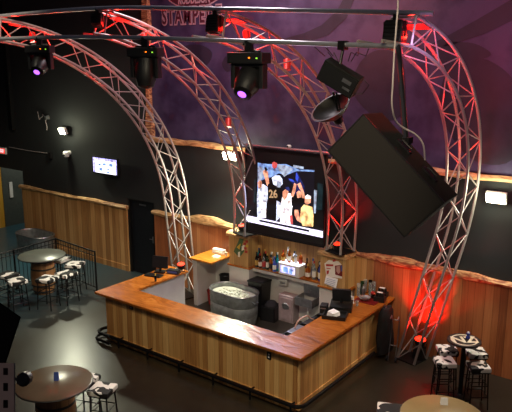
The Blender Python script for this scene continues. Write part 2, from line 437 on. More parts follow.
painted('painted_skull', [(352, 92), (358, 66), (372, 52), (388, 50), (402, 58), (404, 110), (380, 120)], 'mural_dark', mu, MY, OFF)
# lettering on the mural
sg = thing('painted_sign', 'dark maroon lettering with a pale outline painted high on the mural, left end', 'sign', (-10.5, WY-.02, 6.7))
so = (-10.5, WY-.02, 6.7)
def elt(n, cx, cz, rx, rz, Y): return [(cx+rx*math.cos(2*PI*k/n), Y, cz+rz*math.sin(2*PI*k/n)) for k in range(n)]
B(so).poly(elt(40, -10.62, 7.45, 1.02, .55, WY-.022), (0, .004, 0)).ob('emblem_border', 'sign_cream', sg)
B(so).poly(elt(40, -10.62, 7.45, .98, .52, WY-.027), (0, .004, 0)).ob('emblem', 'maroon', sg)
text_mesh('lettering', 'RODDESON', .26, 'sign_cream', Matrix.Translation((-10.62, WY-.034, 7.1)) @ Euler((PI/2, 0, 0)).to_matrix().to_4x4(), sg, offset=.008, sx=.7, off=so)
for nm, mt_, of, yy in (('lettering_outline', 'sign_cream', .045, WY-.036), ('lettering', 'maroon', .01, WY-.044)):
    text_mesh(nm, 'STAMPEDE', .5, mt_, Matrix.Translation((-10.72, yy, 6.74)) @ Euler((PI/2, 0, 0)).to_matrix().to_4x4(), sg, offset=of, sx=.66, space=1.25, off=so)

# ------------------------------------------------------------------ arch trusses
def arch_profile(L, Rad, tau, a, n=26, z0=0):
    pr = []
    m = 10
    for i in range(m):
        t = L*i/m; pr.append((math.sin(tau)*t, math.cos(tau)*t, tau))
    x0, zz = math.sin(tau)*L, math.cos(tau)*L
    for i in range(n+1):
        th = tau+(a-tau)*i/n
        pr.append((x0+Rad*(math.cos(tau)-math.cos(th)), zz+Rad*(math.sin(th)-math.sin(tau)), th))
    return [p for p in pr if p[1] >= z0-1e-6]
ARCH = {}
def make_arch(key, bx, by, phi, L, Rad, tau, a, lam, label, z0=0, ext=.2):
    er = Vector((math.cos(phi), math.sin(phi), 0)); el = Vector((-math.sin(phi), math.cos(phi), 0)); tl = math.tan(lam)
    pr = arch_profile(L, Rad, tau, a, z0=z0)
    if z0:                                                     # start exactly on top of the pillar
        pr[0] = (pr[0][0], z0, pr[0][2])
    H = .2; loc = Vector((bx, by, 0)) + er*pr[0][0] + el*tl*pr[0][1]; loc.z = pr[0][1]
    t = thing('arch_truss', label, 'truss', loc, 0, 'curved box trusses arching out from the back wall')
    def pt(p, u, w):   # u along the outside normal, w sideways
        r, z, th = p
        nr, nz = -math.cos(th), math.sin(th)
        if p is pr[0]: nr, nz = -1, 0
        v = Vector((bx, by, 0)) + er*(r+nr*u) + el*(w+tl*z); v.z = z+nz*u; return v
    corners = [(H, H), (H, -H), (-H, -H), (-H, H)]
    chords = []
    for u, w in corners:
        pts = [pt(p, u, w) for p in pr]; chords.append(list(pts))
        if u < 0:
            e = er*ext; e.z = .02*ext/.2; pts.append(pts[-1]+e)
        B(loc).tube(pts, .026, 8).ob('chord', 'alu', t, True)
    br = B(loc); n = len(pr)
    # resample at about 0.4 m
    acc = [0]
    for i in range(1, n): acc.append(acc[-1]+math.hypot(pr[i][0]-pr[i-1][0], pr[i][1]-pr[i-1][1]))
    step = acc[-1]/round(acc[-1]/.44)
    def at(c, s):
        s = max(0, min(acc[-1], s))
        for i in range(1, n):
            if acc[i] >= s-1e-9:
                f = (s-acc[i-1])/(acc[i]-acc[i-1]); return chords[c][i-1].lerp(chords[c][i], f)
        return chords[c][-1]
    N = round(acc[-1]/step)
    for f in range(4):
        a0, a1 = f, (f+1) % 4
        for i in range(N):
            p, q = (a0, a1) if (i+f) % 2 == 0 else (a1, a0)
            br.tube([at(p, i*step), at(q, (i+1)*step)], .0105, 5)
    for f in range(4): br.tube([at(f, acc[-1]), at((f+1) % 4, acc[-1])], .018, 6)
    br.ob('bracing', 'alu', t)
    p0 = pr[0]; c0 = [pt(p0, u*1.12, w*1.12) for u, w in corners]
    bp = B(loc); bp.hexa([c+Vector((0, 0, .0)) for c in c0]+[c+Vector((0, 0, .02)) for c in c0]); bp.ob('base_plate', 'black_metal', t)
    # junction plate near the top, red lamp light put into its colour
    i = n-3
    P0, P1, P2, P3 = chords[0][i], chords[0][i+1], chords[1][i+1], chords[1][i]
    dn = Vector((0, 0, -.04))
    B(loc).hexa([P0+dn, P1+dn, P2+dn, P3+dn, P0+dn*1.3, P1+dn*1.3, P2+dn*1.3, P3+dn*1.3]).ob('junction_plate', 'redlit_metal', t)
    ARCH[key] = dict(ch=chords, top=[c[-1] for c in chords[:2]]+[c[-1]+er*ext*.9+Vector((0, 0, .02*ext/.2)) for c in chords[2:]], pr=pr, er=er, el=el, base=loc, t=t)
    return t
make_arch('A', -10.66, 11.16, -1.911, 2.507, 4.302, .104, 1.446, .04, 'curved metal truss arch standing at the end of the left bar wing, leftmost of four')
make_arch('B', -9.011, 11.4, -1.836, 2.385, 4.287, .052, 1.391, .123, 'curved metal truss arch rising from the wooden pillar left of the big screen', z0=1.9)
make_arch('C', -6.512, 11.4, -1.825, 2.537, 3.938, .029, 1.386, .067, 'curved metal truss arch rising from the postered pillar right of the big screen', z0=1.9, ext=.3)
make_arch('D', -4.725, 11.3, -1.775, 2.441, 3.506, -.077, 1.371, .213, 'leaning red-lit metal truss arch whose feet stand on the floor right of the bar', ext=.62)
def catmull(ps, n=14):
    out = []
    P = [ps[0]*2-ps[1]]+ps+[ps[-1]*2-ps[-2]]
    for i in range(1, len(P)-2):
        for k in range(n):
            t = k/n; a, b_, c, d_ = P[i-1], P[i], P[i+1], P[i+2]
            out.append(.5*((2*b_)+(c-a)*t+(2*a-5*b_+4*c-d_)*t*t+(3*b_-a-3*c+d_)*t**3))
    out.append(ps[-1]); return out
def pipe_pts(idx, up):
    tops = []
    for k in 'ABCD':
        T = ARCH[k]['top']; tops.append((T[idx[0]]+T[idx[1]])/2+Vector((0, 0, up)))
    a, d = tops[0], tops[-1]
    if up < 0: tops[0] = a = a+Vector((0, 0, .06))
    left = a+(a-tops[1])*.9+Vector((-.2, -.5, -.05 if up < 0 else -.15)); right = d+(d-tops[2]).normalized()*(.36 if up < 0 else .4)
    return catmull([left]+tops+[right])
PIPE_UP = pipe_pts((0, 1), .055); PIPE_LO = pipe_pts((2, 3), -.055)
t = tag(B(PIPE_UP[30]).tube(PIPE_UP, .036, 10).ob('lighting_pipe', 'pipe', smooth=True), 'long curved steel pipe joining the arch tops, upper of the two', 'pipe', 'lighting pipes')
t = tag(B(PIPE_LO[30]).tube(PIPE_LO, .036, 10).ob('lighting_pipe', 'pipe', smooth=True), 'long curved steel pipe joining the arch tops, lower of the two', 'pipe', 'lighting pipes')
def proj(P):
    v = Vector(P)-EYE; w = v.dot(FWD); return 256+FPX*v.dot(RGT)/w, 206-FPX*v.dot(UPV)/w
def pipe_at(pts, px):
    for a, b_ in zip(pts, pts[1:]):
        xa, xb = proj(a)[0], proj(b_)[0]
        if (xa-px)*(xb-px) <= 0: return a.lerp(b_, (px-xa)/(xb-xa+1e-9))
    return pts[-1]

# ------------------------------------------------------------------ moving heads and stage lamps
def moving_head(P, label, s=1.0, rz=0, tilt=40, lens='purple_glow'):
    t = thing('moving_head_light', label, 'stage light', P, rz, 'moving head lights hanging from the lower pipe')
    B().box(-.05*s, .05*s, -.03*s, .03*s, -.12*s, .04).tube([(-.05*s, 0, 0), (-.05*s, 0, -.03)], .045).tube([(-.16*s, 0, -.1*s), (.16*s, 0, -.1*s)], .018).ob('clamp', 'black_metal', t)
    bb = B().box(-.25*s, .25*s, -.13*s, .13*s, -.25*s, -.11*s, bev=.02*s).ob('yoke_base', 'black_plastic', t)
    B().box(.06*s, .08*s, -.138*s, -.128*s, -.185*s, -.17*s).ob('indicator', 'orange_led', bb)
    B().box(.165*s, .185*s, -.138*s, -.128*s, -.19*s, -.175*s).ob('indicator', 'green_led', bb)
    y = B()
    y.box(-.2*s, .2*s, -.06*s, .06*s, -.29*s, -.24*s, bev=.01)
    for sx in (-1, 1):
        y.box(sx*.2*s-.03*s, sx*.2*s+.03*s, -.07*s, .07*s, -.56*s, -.25*s, bev=.015*s)
    y.ob('yoke', 'black_plastic', t)
    M = Matrix.Translation((0, 0, -.52*s)) @ Euler((R(90-tilt), 0, 0)).to_matrix().to_4x4()
    M = Matrix.Translation((0, 0, -.45*s)) @ Euler((R(-tilt), 0, 0)).to_matrix().to_4x4()
    h = B(); h.lathe([(.1*s, .2*s), (.15*s, .17*s), (.165*s, .05*s), (.165*s, -.1*s), (.14*s, -.17*s), (.12*s, -.24*s)], 18, M=M)
    hd = h.ob('lamp_head', 'black_plastic', t, True)
    for k in range(3): pass
    l = B(); l.lathe([(.105*s, -.246*s), (.09*s, -.256*s), (.03*s, -.262*s)], 18, M=M); l.ob('lens_ring', 'black_metal', hd, True)
    l = B(); l.lathe([(.058*s, -.262*s), (.045*s, -.27*s), (.02*s, -.274*s)], 18, M=M); l.ob('lens', lens, hd, True)
    return t
moving_head(pipe_at(PIPE_LO, 39)+Vector((0, 0, -.03)), 'black moving head light with glowing violet lens at the far left of the lower pipe', .95, R(30), 52)
moving_head(pipe_at(PIPE_LO, 145)+Vector((0, 0, -.03)), 'black moving head light with unlit lens, second from the left on the lower pipe', 1.1, R(20), 8, 'black_metal')
moving_head(pipe_at(PIPE_LO, 249)+Vector((0, 0, -.03)), 'large black moving head light with violet lens near the middle of the lower pipe', 1.18, R(10), 48)
def box_light(P, label, s, rz, tilt):
    t = thing('stage_lamp', label, 'stage light', P, rz, 'box lamps hanging from the upper pipe')
    B().box(-.03, .03, -.03, .03, -.1*s, .04).tube([(-.17*s, 0, -.1*s), (.17*s, 0, -.1*s)], .014).ob('clamp', 'black_metal', t)
    y = B().box(-.18*s, -.155*s, -.03, .03, -.32*s, -.1*s).box(.155*s, .18*s, -.03, .03, -.32*s, -.1*s); y.ob('yoke', 'black_metal', t)
    M = Matrix.Translation((0, 0, -.28*s)) @ Euler((R(-tilt), 0, 0)).to_matrix().to_4x4()
    h = B().box(-.15*s, .15*s, -.13*s, .13*s, -.16*s, .15*s, M, .02).box(-.13*s, .13*s, -.11*s, .11*s, .15*s, .19*s, M).ob('lamp_housing', 'black_plastic', t)
    g = B()
    for k in range(5): g.box(-.13*s, .13*s, -.145*s, -.13*s, -.13*s+k*.055*s, -.105*s+k*.055*s, M)
    g.ob('cooling_fins', 'black_metal', h)
    l = B().lathe([(.1*s, -.17*s), (.09*s, -.185*s)], 16, M=M).ob('lens', 'black_metal', h)
    return t
box_light(pipe_at(PIPE_UP, 97)+Vector((0, 0, -.03)), 'small black box lamp hanging left on the upper pipe by the second arch', .62, R(35), 30)
box_light(pipe_at(PIPE_UP, 215)+Vector((0, 0, -.03)), 'small black box lamp hanging in front of the painted lettering', .78, R(5), 10)
box_light(pipe_at(PIPE_UP, 396)+Vector((0, 0, -.03)), 'ribbed black lamp hanging near the right end of the upper pipe', .9, R(5), 10)

# flood box with scroller hanging at the right of the lower pipe, and the round dish lamp under it
P = pipe_at(PIPE_LO, 343); Rm = Euler((0, 0, 0)).to_matrix()
def rotzyx(a, b_, g): return (Matrix.Rotation(a, 3, 'Z') @ Matrix.Rotation(b_, 3, 'Y') @ Matrix.Rotation(g, 3, 'X')).to_4x4()
FO = Vector((-4.222, 7.322, 5.549)); depth = (P-EYE).dot(FWD)/(FO-EYE).dot(FWD)
FO = EYE+(FO-EYE)*depth; FS = depth
t = thing('flood_lamp', 'tilted black box flood lamp clamped under the right part of the lower pipe', 'stage light', P)
Mx = Matrix.Translation(FO-P) @ rotzyx(.262, .507, .183)
l_, w_, d_ = .511*FS, .277*FS, .2*FS
h = B().box(-l_/2, l_/2, -d_/2, d_/2, -w_/2, w_/2, Mx, .012).ob('lamp_housing', 'cabinet_black', t)
B().box(-l_*.47, l_*.47, -d_/2-.012, -d_/2, -w_*.45, w_*.4, Mx).ob('front_panel', 'black_plastic', h)
B().box(l_*.12, l_*.36, -d_/2-.018, -d_/2-.011, w_*.05, w_*.22, Mx).box(l_*.2, l_*.4, -d_/2-.018, -d_/2-.011, -w_*.22, -w_*.12, Mx).ob('label_plate', 'steel', h)
B().tube([(0, 0, .03), (0, 0, -.06), Vector(FO-P)+Vector((-.02, .0, .1))], .022).box(-.05, .05, -.06, .06, -.07, .05).ob('clamp', 'black_metal', t)
for dx in (-.33, -.2, .18, .3):
    B().tube([(dx, dx*.6, -.03), (dx+.05, 0, -.15), (dx*.7, 0, -.1), (dx*.4, .02, -.22)], .007, 5).ob('wire', 'black_plastic', t)
cb = B().tube([Mx @ Vector((l_/2, 0, w_/2)), Mx @ Vector((l_/2+.12, 0, w_*.4)), Mx @ Vector((l_/2+.1, 0, -w_*.1)), Mx @ Vector((l_/2, 0, -w_*.3))], .006, 5)
cb.ob('wire', 'black_plastic', t)
def along(x, y, fd): 
    d = ray(x, y); return EYE+d*(fd/FPX)
fdp = (P-EYE).dot(FWD)
DP = along(331, 108, fdp+.2); t = thing('dish_lamp', 'round dark dish lamp tilted down below the box flood lamp', 'stage light', DP)
nrm = (-FWD*.55+UPV*.75-RGT*.55).normalized(); q = nrm.to_track_quat('Z', 'Y').to_matrix().to_4x4()
B().lathe([(.05, -.16), (.12, -.14), (.22, -.07), (.29, .0), (.3, .02), (.27, .02), (.2, -.04), (.08, -.09), (.02, -.1)], 28, M=q).ob('dish', 'dish_metal', t, True)
B().lathe([(.06, -.26), (.07, -.24), (.07, -.15)], 14, M=q).ob('socket', 'black_plastic', t, True)
a1 = along(333, 92, fdp+.1)-DP; B().tube([a1, q @ Vector((0, .05, -.2))], .016).tube([a1+Vector((.05, 0, 0)), q @ Vector((.05, .05, -.2))], .012).ob('hanger', 'black_metal', t)
# small red wash lamps clamped on the upper ends of the arches
def wash(P, label, aim):
    t = thing('wash_lamp', label, 'stage light', P, 0, 'small red-lit lamps on the arches')
    q = Vector(aim).normalized().to_track_quat('Z', 'Y').to_matrix().to_4x4()
    B().lathe([(.03, -.12), (.055, -.09), (.06, .06), (.075, .08)], 14, M=q).ob('lamp_housing', 'redlit_metal', t, True)
    B().lathe([(.062, .07), (.05, .078)], 14, M=q).ob('lens', 'red_soft', t, True)
    B().tube([(-.07, 0, -.0), (-.07, 0, .1), (.07, 0, .1), (.07, 0, 0)], .009, 5).ob('bracket', 'redlit_metal', t)
def chordpt(k, i, u=.5):
    c = ARCH[k]['ch']; return (c[0][i]+c[1][i]+c[2][i]+c[3][i])/4
wash(chordpt('A', -4), 'small red-lit lamp inside the top of the leftmost arch', (.3, 0, -1))
wash(chordpt('B', -5), 'small red-lit lamp inside the top of the second arch from the left', (.3, 0, -1))
wash(chordpt('C', -4), 'small red-lit lamp highest inside the third arch from the left', (.2, 0, -1))
wash(chordpt('C', -9), 'small red-lit lamp lower inside the third arch from the left', (.2, -.3, -1))
wash(chordpt('B', -17), 'small red-lit lamp halfway up the second arch, against the mural', (.2, -.3, -1))

# ------------------------------------------------------------------ big hanging speaker
so_ = Vector((-3.041, 6.465, 4.578)); Ms = rotzyx(.101, .752, -.06)
t = thing('hanging_speaker', 'huge black loudspeaker cabinet tilted and hanging in front of the right-hand arch', 'speaker', so_)
l_, w_, d_ = 1.246, .569, .611
h = B().box(-l_/2, l_/2, -d_/2+.03, d_/2, -w_/2, w_/2, Ms, .012).ob('cabinet', 'cabinet_black', t)
g = B().box(-l_/2+.012, l_/2-.012, -d_/2, -d_/2+.03, -w_/2+.012, w_/2-.012, Ms, .008).ob('grille', 'grille', t)
fr = B()
for (a0, a1, c0, c1) in ((-l_/2, l_/2, -w_/2, -w_/2+.012), (-l_/2, l_/2, w_/2-.012, w_/2), (-l_/2, -l_/2+.012, -w_/2, w_/2), (l_/2-.012, l_/2, -w_/2, w_/2)):
    fr.box(a0, a1, -d_/2-.004, -d_/2+.03, c0, c1, Ms)
fr.ob('grille_frame', 'black_plastic', t)
for xx in (-.12, .28):
    hd = B(); hd.box(xx-.1, xx+.1, -.05, .05, w_/2, w_/2+.015, Ms).tube([Ms @ Vector((xx-.07, 0, w_/2)), Ms @ Vector((xx-.06, 0, w_/2+.04)), Ms @ Vector((xx+.06, 0, w_/2+.04)), Ms @ Vector((xx+.07, 0, w_/2))], .009, 6)
    hd.ob('handle', 'black_metal', t)
top = Ms @ Vector((-.25, .12, w_/2))
top = Ms @ Vector((-.2, .26, w_/2)); PT = pipe_at(PIPE_LO, 404)-so_; B().tube([top, PT], .035, 8).box(top.x-.06, top.x+.06, top.y-.06, top.y+.06, top.z-.04, top.z+.03).ob('hanging_pole', 'black_metal', t)
# pale cable looping down to it
cp = [along(x, y, 6.3) for x, y in ((398, -60), (398, 0), (396, 40), (393, 80), (393, 110), (400, 124), (410, 131), (419, 140), (424, 153))]
cp = [along(398, -60, 6.3), along(398, 0, 6.3), along(396.5, 25, 6.3), along(394.5, 50, 6.3), along(393, 80, 6.3), along(392, 105, 6.35), along(396, 121, 6.45), along(404, 128, 6.5), along(415, 134, 6.5), along(423, 144, 6.5), along(425, 160, 6.55)]
tag(B(cp[3]).tube(catmull(cp, 6), .009, 6).ob('speaker_cable', 'cable_grey', smooth=True), 'pale cable hanging in a loop down to the huge tilted speaker', 'cable')
# foreground speaker corner at the left edge and a perforated steel strut
t = thing('hanging_speaker', 'dark loudspeaker cabinet poking into the left edge of the view below the railing', 'speaker', along(-20, 330, 5.5))
o_ = along(-20, 330, 5.5)
cs = [along(x, y, 5.5)-o_ for x, y in ((-76, 250), (21, 317), (5, 366), (-90, 400))]
bk = [along(x, y, 5.95)-o_ for x, y in ((-76, 251), (20, 317), (4, 365), (-90, 399))]
B().hexa(cs+bk).ob('cabinet', 'cabinet_black', t)
fc = sum(cs, Vector())/4
B().hexa([fc+(c-fc)*.96-FWD*.012 for c in cs]+[fc+(c-fc)*.96 for c in cs]).ob('grille', 'grille', t)
# perforated strut
o_ = along(6, 412, 2.2); t = thing('slotted_strut', 'blurry slotted steel strut standing upright in the bottom left corner', 'strut', o_)
mpp = 2.2/FPX
def L(x, y, dz=0): return along(x, y, 2.2+dz)-o_
b = B()
xs = [(-12, 3.0), (6.5, 15)]
cells = [(362, 369), (378, 387), (396, 404), (413, 421)]
ys = [350+12]
def quad(x0, x1, y0, y1):
    b.hexa([L(x0, y0), L(x1, y0), L(x1, y1), L(x0, y1), L(x0, y0, .01), L(x1, y0, .01), L(x1, y1, .01), L(x0, y1, .01)])
quad(-12, 3.2, 363, 445); quad(8, 15, 363, 445)
for y0, y1 in ((363, 368), (375, 383), (391, 400), (408, 418), (426, 445)): quad(3.2, 8, y0, y1)
b.ob('channel', 'strut_paint', t)
B().hexa([L(-12, 364, .05), L(13, 364, .05), L(13, 445, .05), L(-12, 445, .05), L(-12, 364, .06), L(13, 364, .06), L(13, 445, .06), L(-12, 445, .06)]).ob('slot_shade', 'black_plastic', t)  # black sheet added behind the slots in place of shade
pb = L(2, 446); B().box(pb.x-.03, pb.x+.03, pb.y-.01, pb.y+.03, -o_.z, pb.z+.03).ob('lower_post', 'steel', t)
B().hexa([L(14, 363), L(15.2, 363), L(15.2, 445), L(14, 445), L(14, 363, .04), L(15.2, 363, .04), L(15.2, 445, .04), L(14, 445, .04)]).ob('channel_lip', 'steel', t)
q = (-FWD).to_track_quat('Z', 'Y').to_matrix().to_4x4()
B().lathe([(.016, -.03), (.024, -.02), (.024, .01), (.014, .02)], 12, M=Matrix.Translation(L(24, 379)) @ q).tube([L(14, 379, .01), L(24, 379, .01)], .006).ob('knob', 'black_plastic', t, True)

# ------------------------------------------------------------------ big screen
SY = 11.08
TL, TR, BR_, BL = [onY(x, y, SY) for x, y in ((246, 147), (326, 155), (324.5, 245.5), (246.5, 233.5))]
x0, x1, z0, z1 = TL.x, TR.x, (BL.z+BR_.z)/2, (TL.z+TR.z)/2
so_ = Vector(((x0+x1)/2, SY, z0))
t = thing('video_screen', 'large black video wall showing football players celebrating, behind the bar', 'screen', so_)
B(so_).box(x0, x1, SY, SY+.09, z0, z1, bev=.008).ob('panel', 'black_plastic', t)
fr = B(so_)
fr.box(x0-.01, x1+.01, SY-.02, SY, z1-.03, z1+.01).box(x0-.01, x1+.01, SY-.02, SY, z0-.01, z0+.02)
fr.box(x0-.01, x0+.015, SY-.02, SY, z0, z1).box(x1-.015, x1+.01, SY-.02, SY, z0, z1); fr.ob('frame', 'black_metal', t)
B(so_).tube([(x0-.05, SY+.04, z1+.04), (x1+.05, SY+.04, z1+.04)], .028).box(x0+.25, x0+.3, SY+.02, SY+.06, z1-.02, z1+.05).box(x1-.3, x1-.25, SY+.02, SY+.06, z1-.02, z1+.05).ob('mounting_bar', 'pipe', t)
pic = B(so_).box(x0+.03, x1-.03, SY-.006, SY, z0+.21, z1-.05).ob('picture', 'px_black', t)
lay = [0]
def px(name, pts, m):
    lay[0] += 1; Y = SY-.007-.0006*lay[0]
    P_ = [onY(250+x/5.493, 155+y/5.493, SY) for x, y in pts]
    B(so_).poly([(p.x, Y, p.z) for p in P_], (0, .0004, 0)).ob(name, m, pic)
px('sky_area', [(42, 45), (355, 88), (350, 400), (38, 345)], 'px_dark')
px('sky_area', [(44, 42), (100, 50), (200, 50), (270, 80), (355, 82), (355, 92), (260, 88), (200, 110), (160, 100), (120, 120), (60, 140), (42, 200)], 'px_sky')
px('sky_area', [(45, 60), (75, 70), (80, 110), (55, 150), (44, 140)], 'px_grey')
px('sky_area', [(150, 50), (210, 60), (240, 75), (215, 100), (190, 120), (160, 85)], 'px_grey')
px('blue_area', [(205, 130), (250, 140), (258, 90), (280, 130), (300, 170), (300, 215), (240, 215), (245, 165)], 'px_navy')
px('blue_area', [(212, 128), (240, 136), (246, 150), (225, 142)], 'px_blue')
px('blue_area', [(255, 95), (270, 120), (262, 150), (252, 130)], 'px_blue')
px('player', [(50, 165), (75, 160), (98, 175), (100, 240), (90, 345), (42, 345), (40, 220)], 'px_pale')
px('player', [(44, 150), (56, 136), (68, 146), (66, 176), (48, 185)], 'px_skin')
px('player', [(72, 90), (84, 78), (100, 92), (108, 160), (96, 170), (84, 130)], 'px_skin')
px('player', [(60, 250), (90, 260), (92, 345), (60, 345)], 'px_white')
px('player', [(100, 160), (122, 148), (155, 165), (180, 200), (165, 240), (150, 362), (90, 350), (92, 270), (104, 220)], 'px_black')
px('jersey_trim', [(148, 250), (172, 262), (172, 340), (146, 362)], 'px_pale')
px('player', [(122, 125), (140, 110), (165, 112), (180, 132), (182, 160), (160, 178), (130, 160)], 'px_pale')
px('player', [(150, 145), (172, 150), (170, 178), (150, 176)], 'px_grey')
px('football', [(124, 42), (136, 36), (152, 46), (150, 68), (136, 76), (124, 64)], 'px_red')
px('player', [(80, 68), (92, 66), (100, 80), (88, 90)], 'px_black')
px('player', [(178, 235), (195, 205), (225, 210), (245, 245), (232, 300), (228, 378), (168, 368), (170, 300)], 'px_white')
px('player', [(182, 200), (200, 186), (214, 198), (208, 226), (190, 250), (182, 228)], 'px_skin')
px('player', [(198, 176), (214, 174), (222, 186), (220, 198), (200, 192)], 'px_navy')
px('player', [(230, 232), (262, 220), (300, 240), (304, 268), (262, 280), (232, 278)], 'px_black')
px('player', [(236, 190), (246, 152), (258, 160), (252, 200), (240, 230), (228, 225)], 'px_skin')
px('player', [(262, 160), (280, 150), (300, 205), (306, 240), (290, 235), (284, 200)], 'px_skin')
px('player', [(258, 205), (272, 194), (286, 204), (284, 232), (264, 236)], 'px_skin')
px('player', [(236, 285), (272, 285), (282, 320), (280, 370), (236, 330)], 'px_black')
px('player', [(248, 300), (268, 300), (276, 340), (286, 372), (262, 360), (248, 330)], 'px_skin')
px('player', [(284, 290), (300, 270), (345, 285), (352, 330), (350, 392), (292, 388), (278, 345)], 'px_yellow')
px('player', [(304, 232), (318, 218), (338, 228), (336, 262), (316, 272), (304, 262)], 'px_skin')
px('player', [(306, 226), (320, 216), (338, 224), (338, 238), (308, 240)], 'px_white')
px('player', [(222, 330), (236, 330), (240, 380), (226, 376)], 'px_red')
px('caption', [(242, 54), (298, 64), (298, 76), (242, 68)], 'px_grey')
px('net', [(356, 190), (372, 194), (364, 320), (354, 318)], 'px_grey')
px('net', [(26, 130), (36, 132), (34, 260), (24, 256)], 'px_teal')
px('net', [(375, 150), (405, 160), (400, 300), (372, 300)], 'px_teal')
lay[0] += 1
def px2(name, pts, m):
    lay[0] += 1; Y = SY-.007-.0006*lay[0]; P_ = [onY(x, y, SY) for x, y in pts]
    B(so_).poly([(p.x, Y, p.z) for p in P_], (0, .0004, 0)).ob(name, m, pic)
px2('caption_bar', [(247, 215), (323.5, 231), (323.5, 237.5), (247, 221)], 'px_strip')
px2('caption_bar', [(260, 219.2), (310, 229.6), (310, 231.8), (260, 221.2)], 'px_dark')
c6 = onY(250+134/5.493, 155+214/5.493, SY)
text_mesh('jersey_number', '26', .24, 'px_gold', Matrix.Translation((c6.x, SY-.045, c6.z)) @ Euler((PI/2, R(-6), 0)).to_matrix().to_4x4(), pic, ext=.001, offset=.006, sx=.95, off=so_)
# status lamp / small camera over the screen
c0 = onY(288, 146, SY); t = thing('ceiling_camera', 'tiny white camera sitting on the bar above the big screen', 'camera', (c0.x, SY+.04, z1+.068))
B().lathe([(.03, 0), (.05, .01), (.05, .04), (.03, .06)], 12).ob('housing', 'white_plastic', t, True)
B().lathe([(.02, 0), (.018, .02)], 10, M=Matrix.Translation((0, -.045, .03)) @ Euler((PI/2, 0, 0)).to_matrix().to_4x4()).ob('lens', 'black_plastic', t)

# ------------------------------------------------------------------ wall television
TY = WY-.12
P = [onY(x, y, TY) for x, y in ((92, 154.5), (117.5, 160), (118, 178), (92.5, 172.5))]
x0, x1 = (P[0].x+P[3].x)/2, (P[1].x+P[2].x)/2; z1 = (P[0].z+P[1].z)/2; z0 = (P[2].z+P[3].z)/2
so_ = Vector(((x0+x1)/2, TY, z0)); t = thing('television', 'small wall-mounted television with a bright lilac picture, left of the door', 'television', so_)
B(so_).box(x0, x1, TY, TY+.05, z0, z1, bev=.006).ob('bezel', 'black_plastic', t)
B(so_).box((x0+x1)/2-.1, (x0+x1)/2+.1, TY+.05, WY, (z0+z1)/2-.08, (z0+z1)/2+.08).ob('wall_bracket', 'black_metal', t)
pc = B(so_).box(x0+.04, x1-.04, TY-.004, TY, z0+.05, z1-.04).ob('picture', 'px_lilac', t)
w, hh = x1-x0-.08, z1-z0-.09
B(so_).box(x0+.04+w*.1, x1-.04-w*.04, TY-.008, TY-.004, z0+.05, z1-.04-hh*.16).ob('picture_area', 'px_bright', pc)
bb = B(so_)
for (u, v, a, c) in ((.3, .55, .05, .1), (.5, .62, .06, .12), (.78, .62, .07, .16), (.34, .25, .06, .16), (.66, .32, .05, .07), (.64, .12, .05, .08)):
    bb.box(x0+.04+w*(u-a), x0+.04+w*(u+a), TY-.011, TY-.008, z0+.05+hh*(v-c*.6), z0+.05+hh*(v+c*.6), bev=.01)
bb.ob('picture_area', 'px_sky', pc)

# ------------------------------------------------------------------ exit sign, cameras, cable, flood lights
p = onY(2, 151, WY-.05); t = thing('exit_sign', 'lit exit sign with red letters on the black wall at the far left', 'sign', (p.x, WY-.06, p.z-.1))
B().box(-.2, .2, 0, .06, -.0, .21, bev=.008).ob('sign_box', 'white_plastic', t)
B().box(-.17, .17, -.004, 0, .03, .18).ob('sign_face', 'exit_red', t)
text_mesh('lettering', 'EXIT', .15, 'px_white', Matrix.Translation((0, -.008, .105)) @ Euler((PI/2, 0, 0)).to_matrix().to_4x4(), t, ext=.001, offset=.003)
p = onY(67, 153, WY-.1); t = thing('security_camera', 'white dome security camera on the black wall under the left flood light', 'camera', (p.x, WY, p.z))
B().lathe([(.06, 0), (.06, .03), (.03, .04)], 14, M=Euler((PI/2, 0, 0)).to_matrix().to_4x4()).ob('mount', 'white_plastic', t, True)
B().lathe([(.03, -.12), (.08, -.1), (.1, -.04), (.09, .03), (.05, .06)], 16, c=(0, -.13, 0)).ob('dome', 'white_plastic', t, True)
B().lathe([(.035, 0), (.03, .02)], 12, M=Matrix.Translation((.02, -.225, -.05)) @ Euler((PI/2, 0, 0)).to_matrix().to_4x4()).ob('lens', 'black_plastic', t)
p0, p1 = onY(9, 147, WY-.02), onY(50, 153.5, WY-.02)
t = thing('surface_conduit', 'thin pale cable run on the black wall beside the exit sign', 'conduit', p1)
B(p1).tube([p0, p0.lerp(p1, .5)+Vector((0, 0, -.02)), p1], .012, 6).ob('cable', 'cable_grey', t)
B(p1).box(p1.x-.04, p1.x+.1, WY-.08, WY, p1.z-.14, p1.z+.04).ob('junction_box', 'black_plastic', t)
p0 = onY(46, 118, WY-.1)
t = thing('wall_bracket', 'small pale metal bracket with a dangling wire high on the black left wall', 'bracket', (p0.x, WY, p0.z))
B().tube([(-.12, -.12, .1), (0, -.14, .04), (.12, -.1, .08)], .016, 6).box(-.03, .03, -.12, 0, -.04, .06).ob('arm', 'steel', t)
B().tube([(0, -.1, .02), (-.03, -.1, -.12), (.02, -.1, -.24), (0, -.1, -.36)], .01, 5).ob('wire', 'cable_grey', t)
B().tube([(-.1, -.11, .08), (-.3, -.12, -.06), (-.42, -.08, .16)], .007, 5).ob('wire', 'cable_grey', t)
x_ = onY(10, 90, WY-.06).x
tag(B((x_, WY, 3)).box(x_-.12, x_+.04, WY-.12, WY, 3.6, 8).tube([(x_-.25, WY-.03, 3.6), (x_-.25, WY-.03, 8)], .025).ob('wall_conduit', 'black_metal'), 'black vertical duct with a pipe on the far left wall', 'conduit')
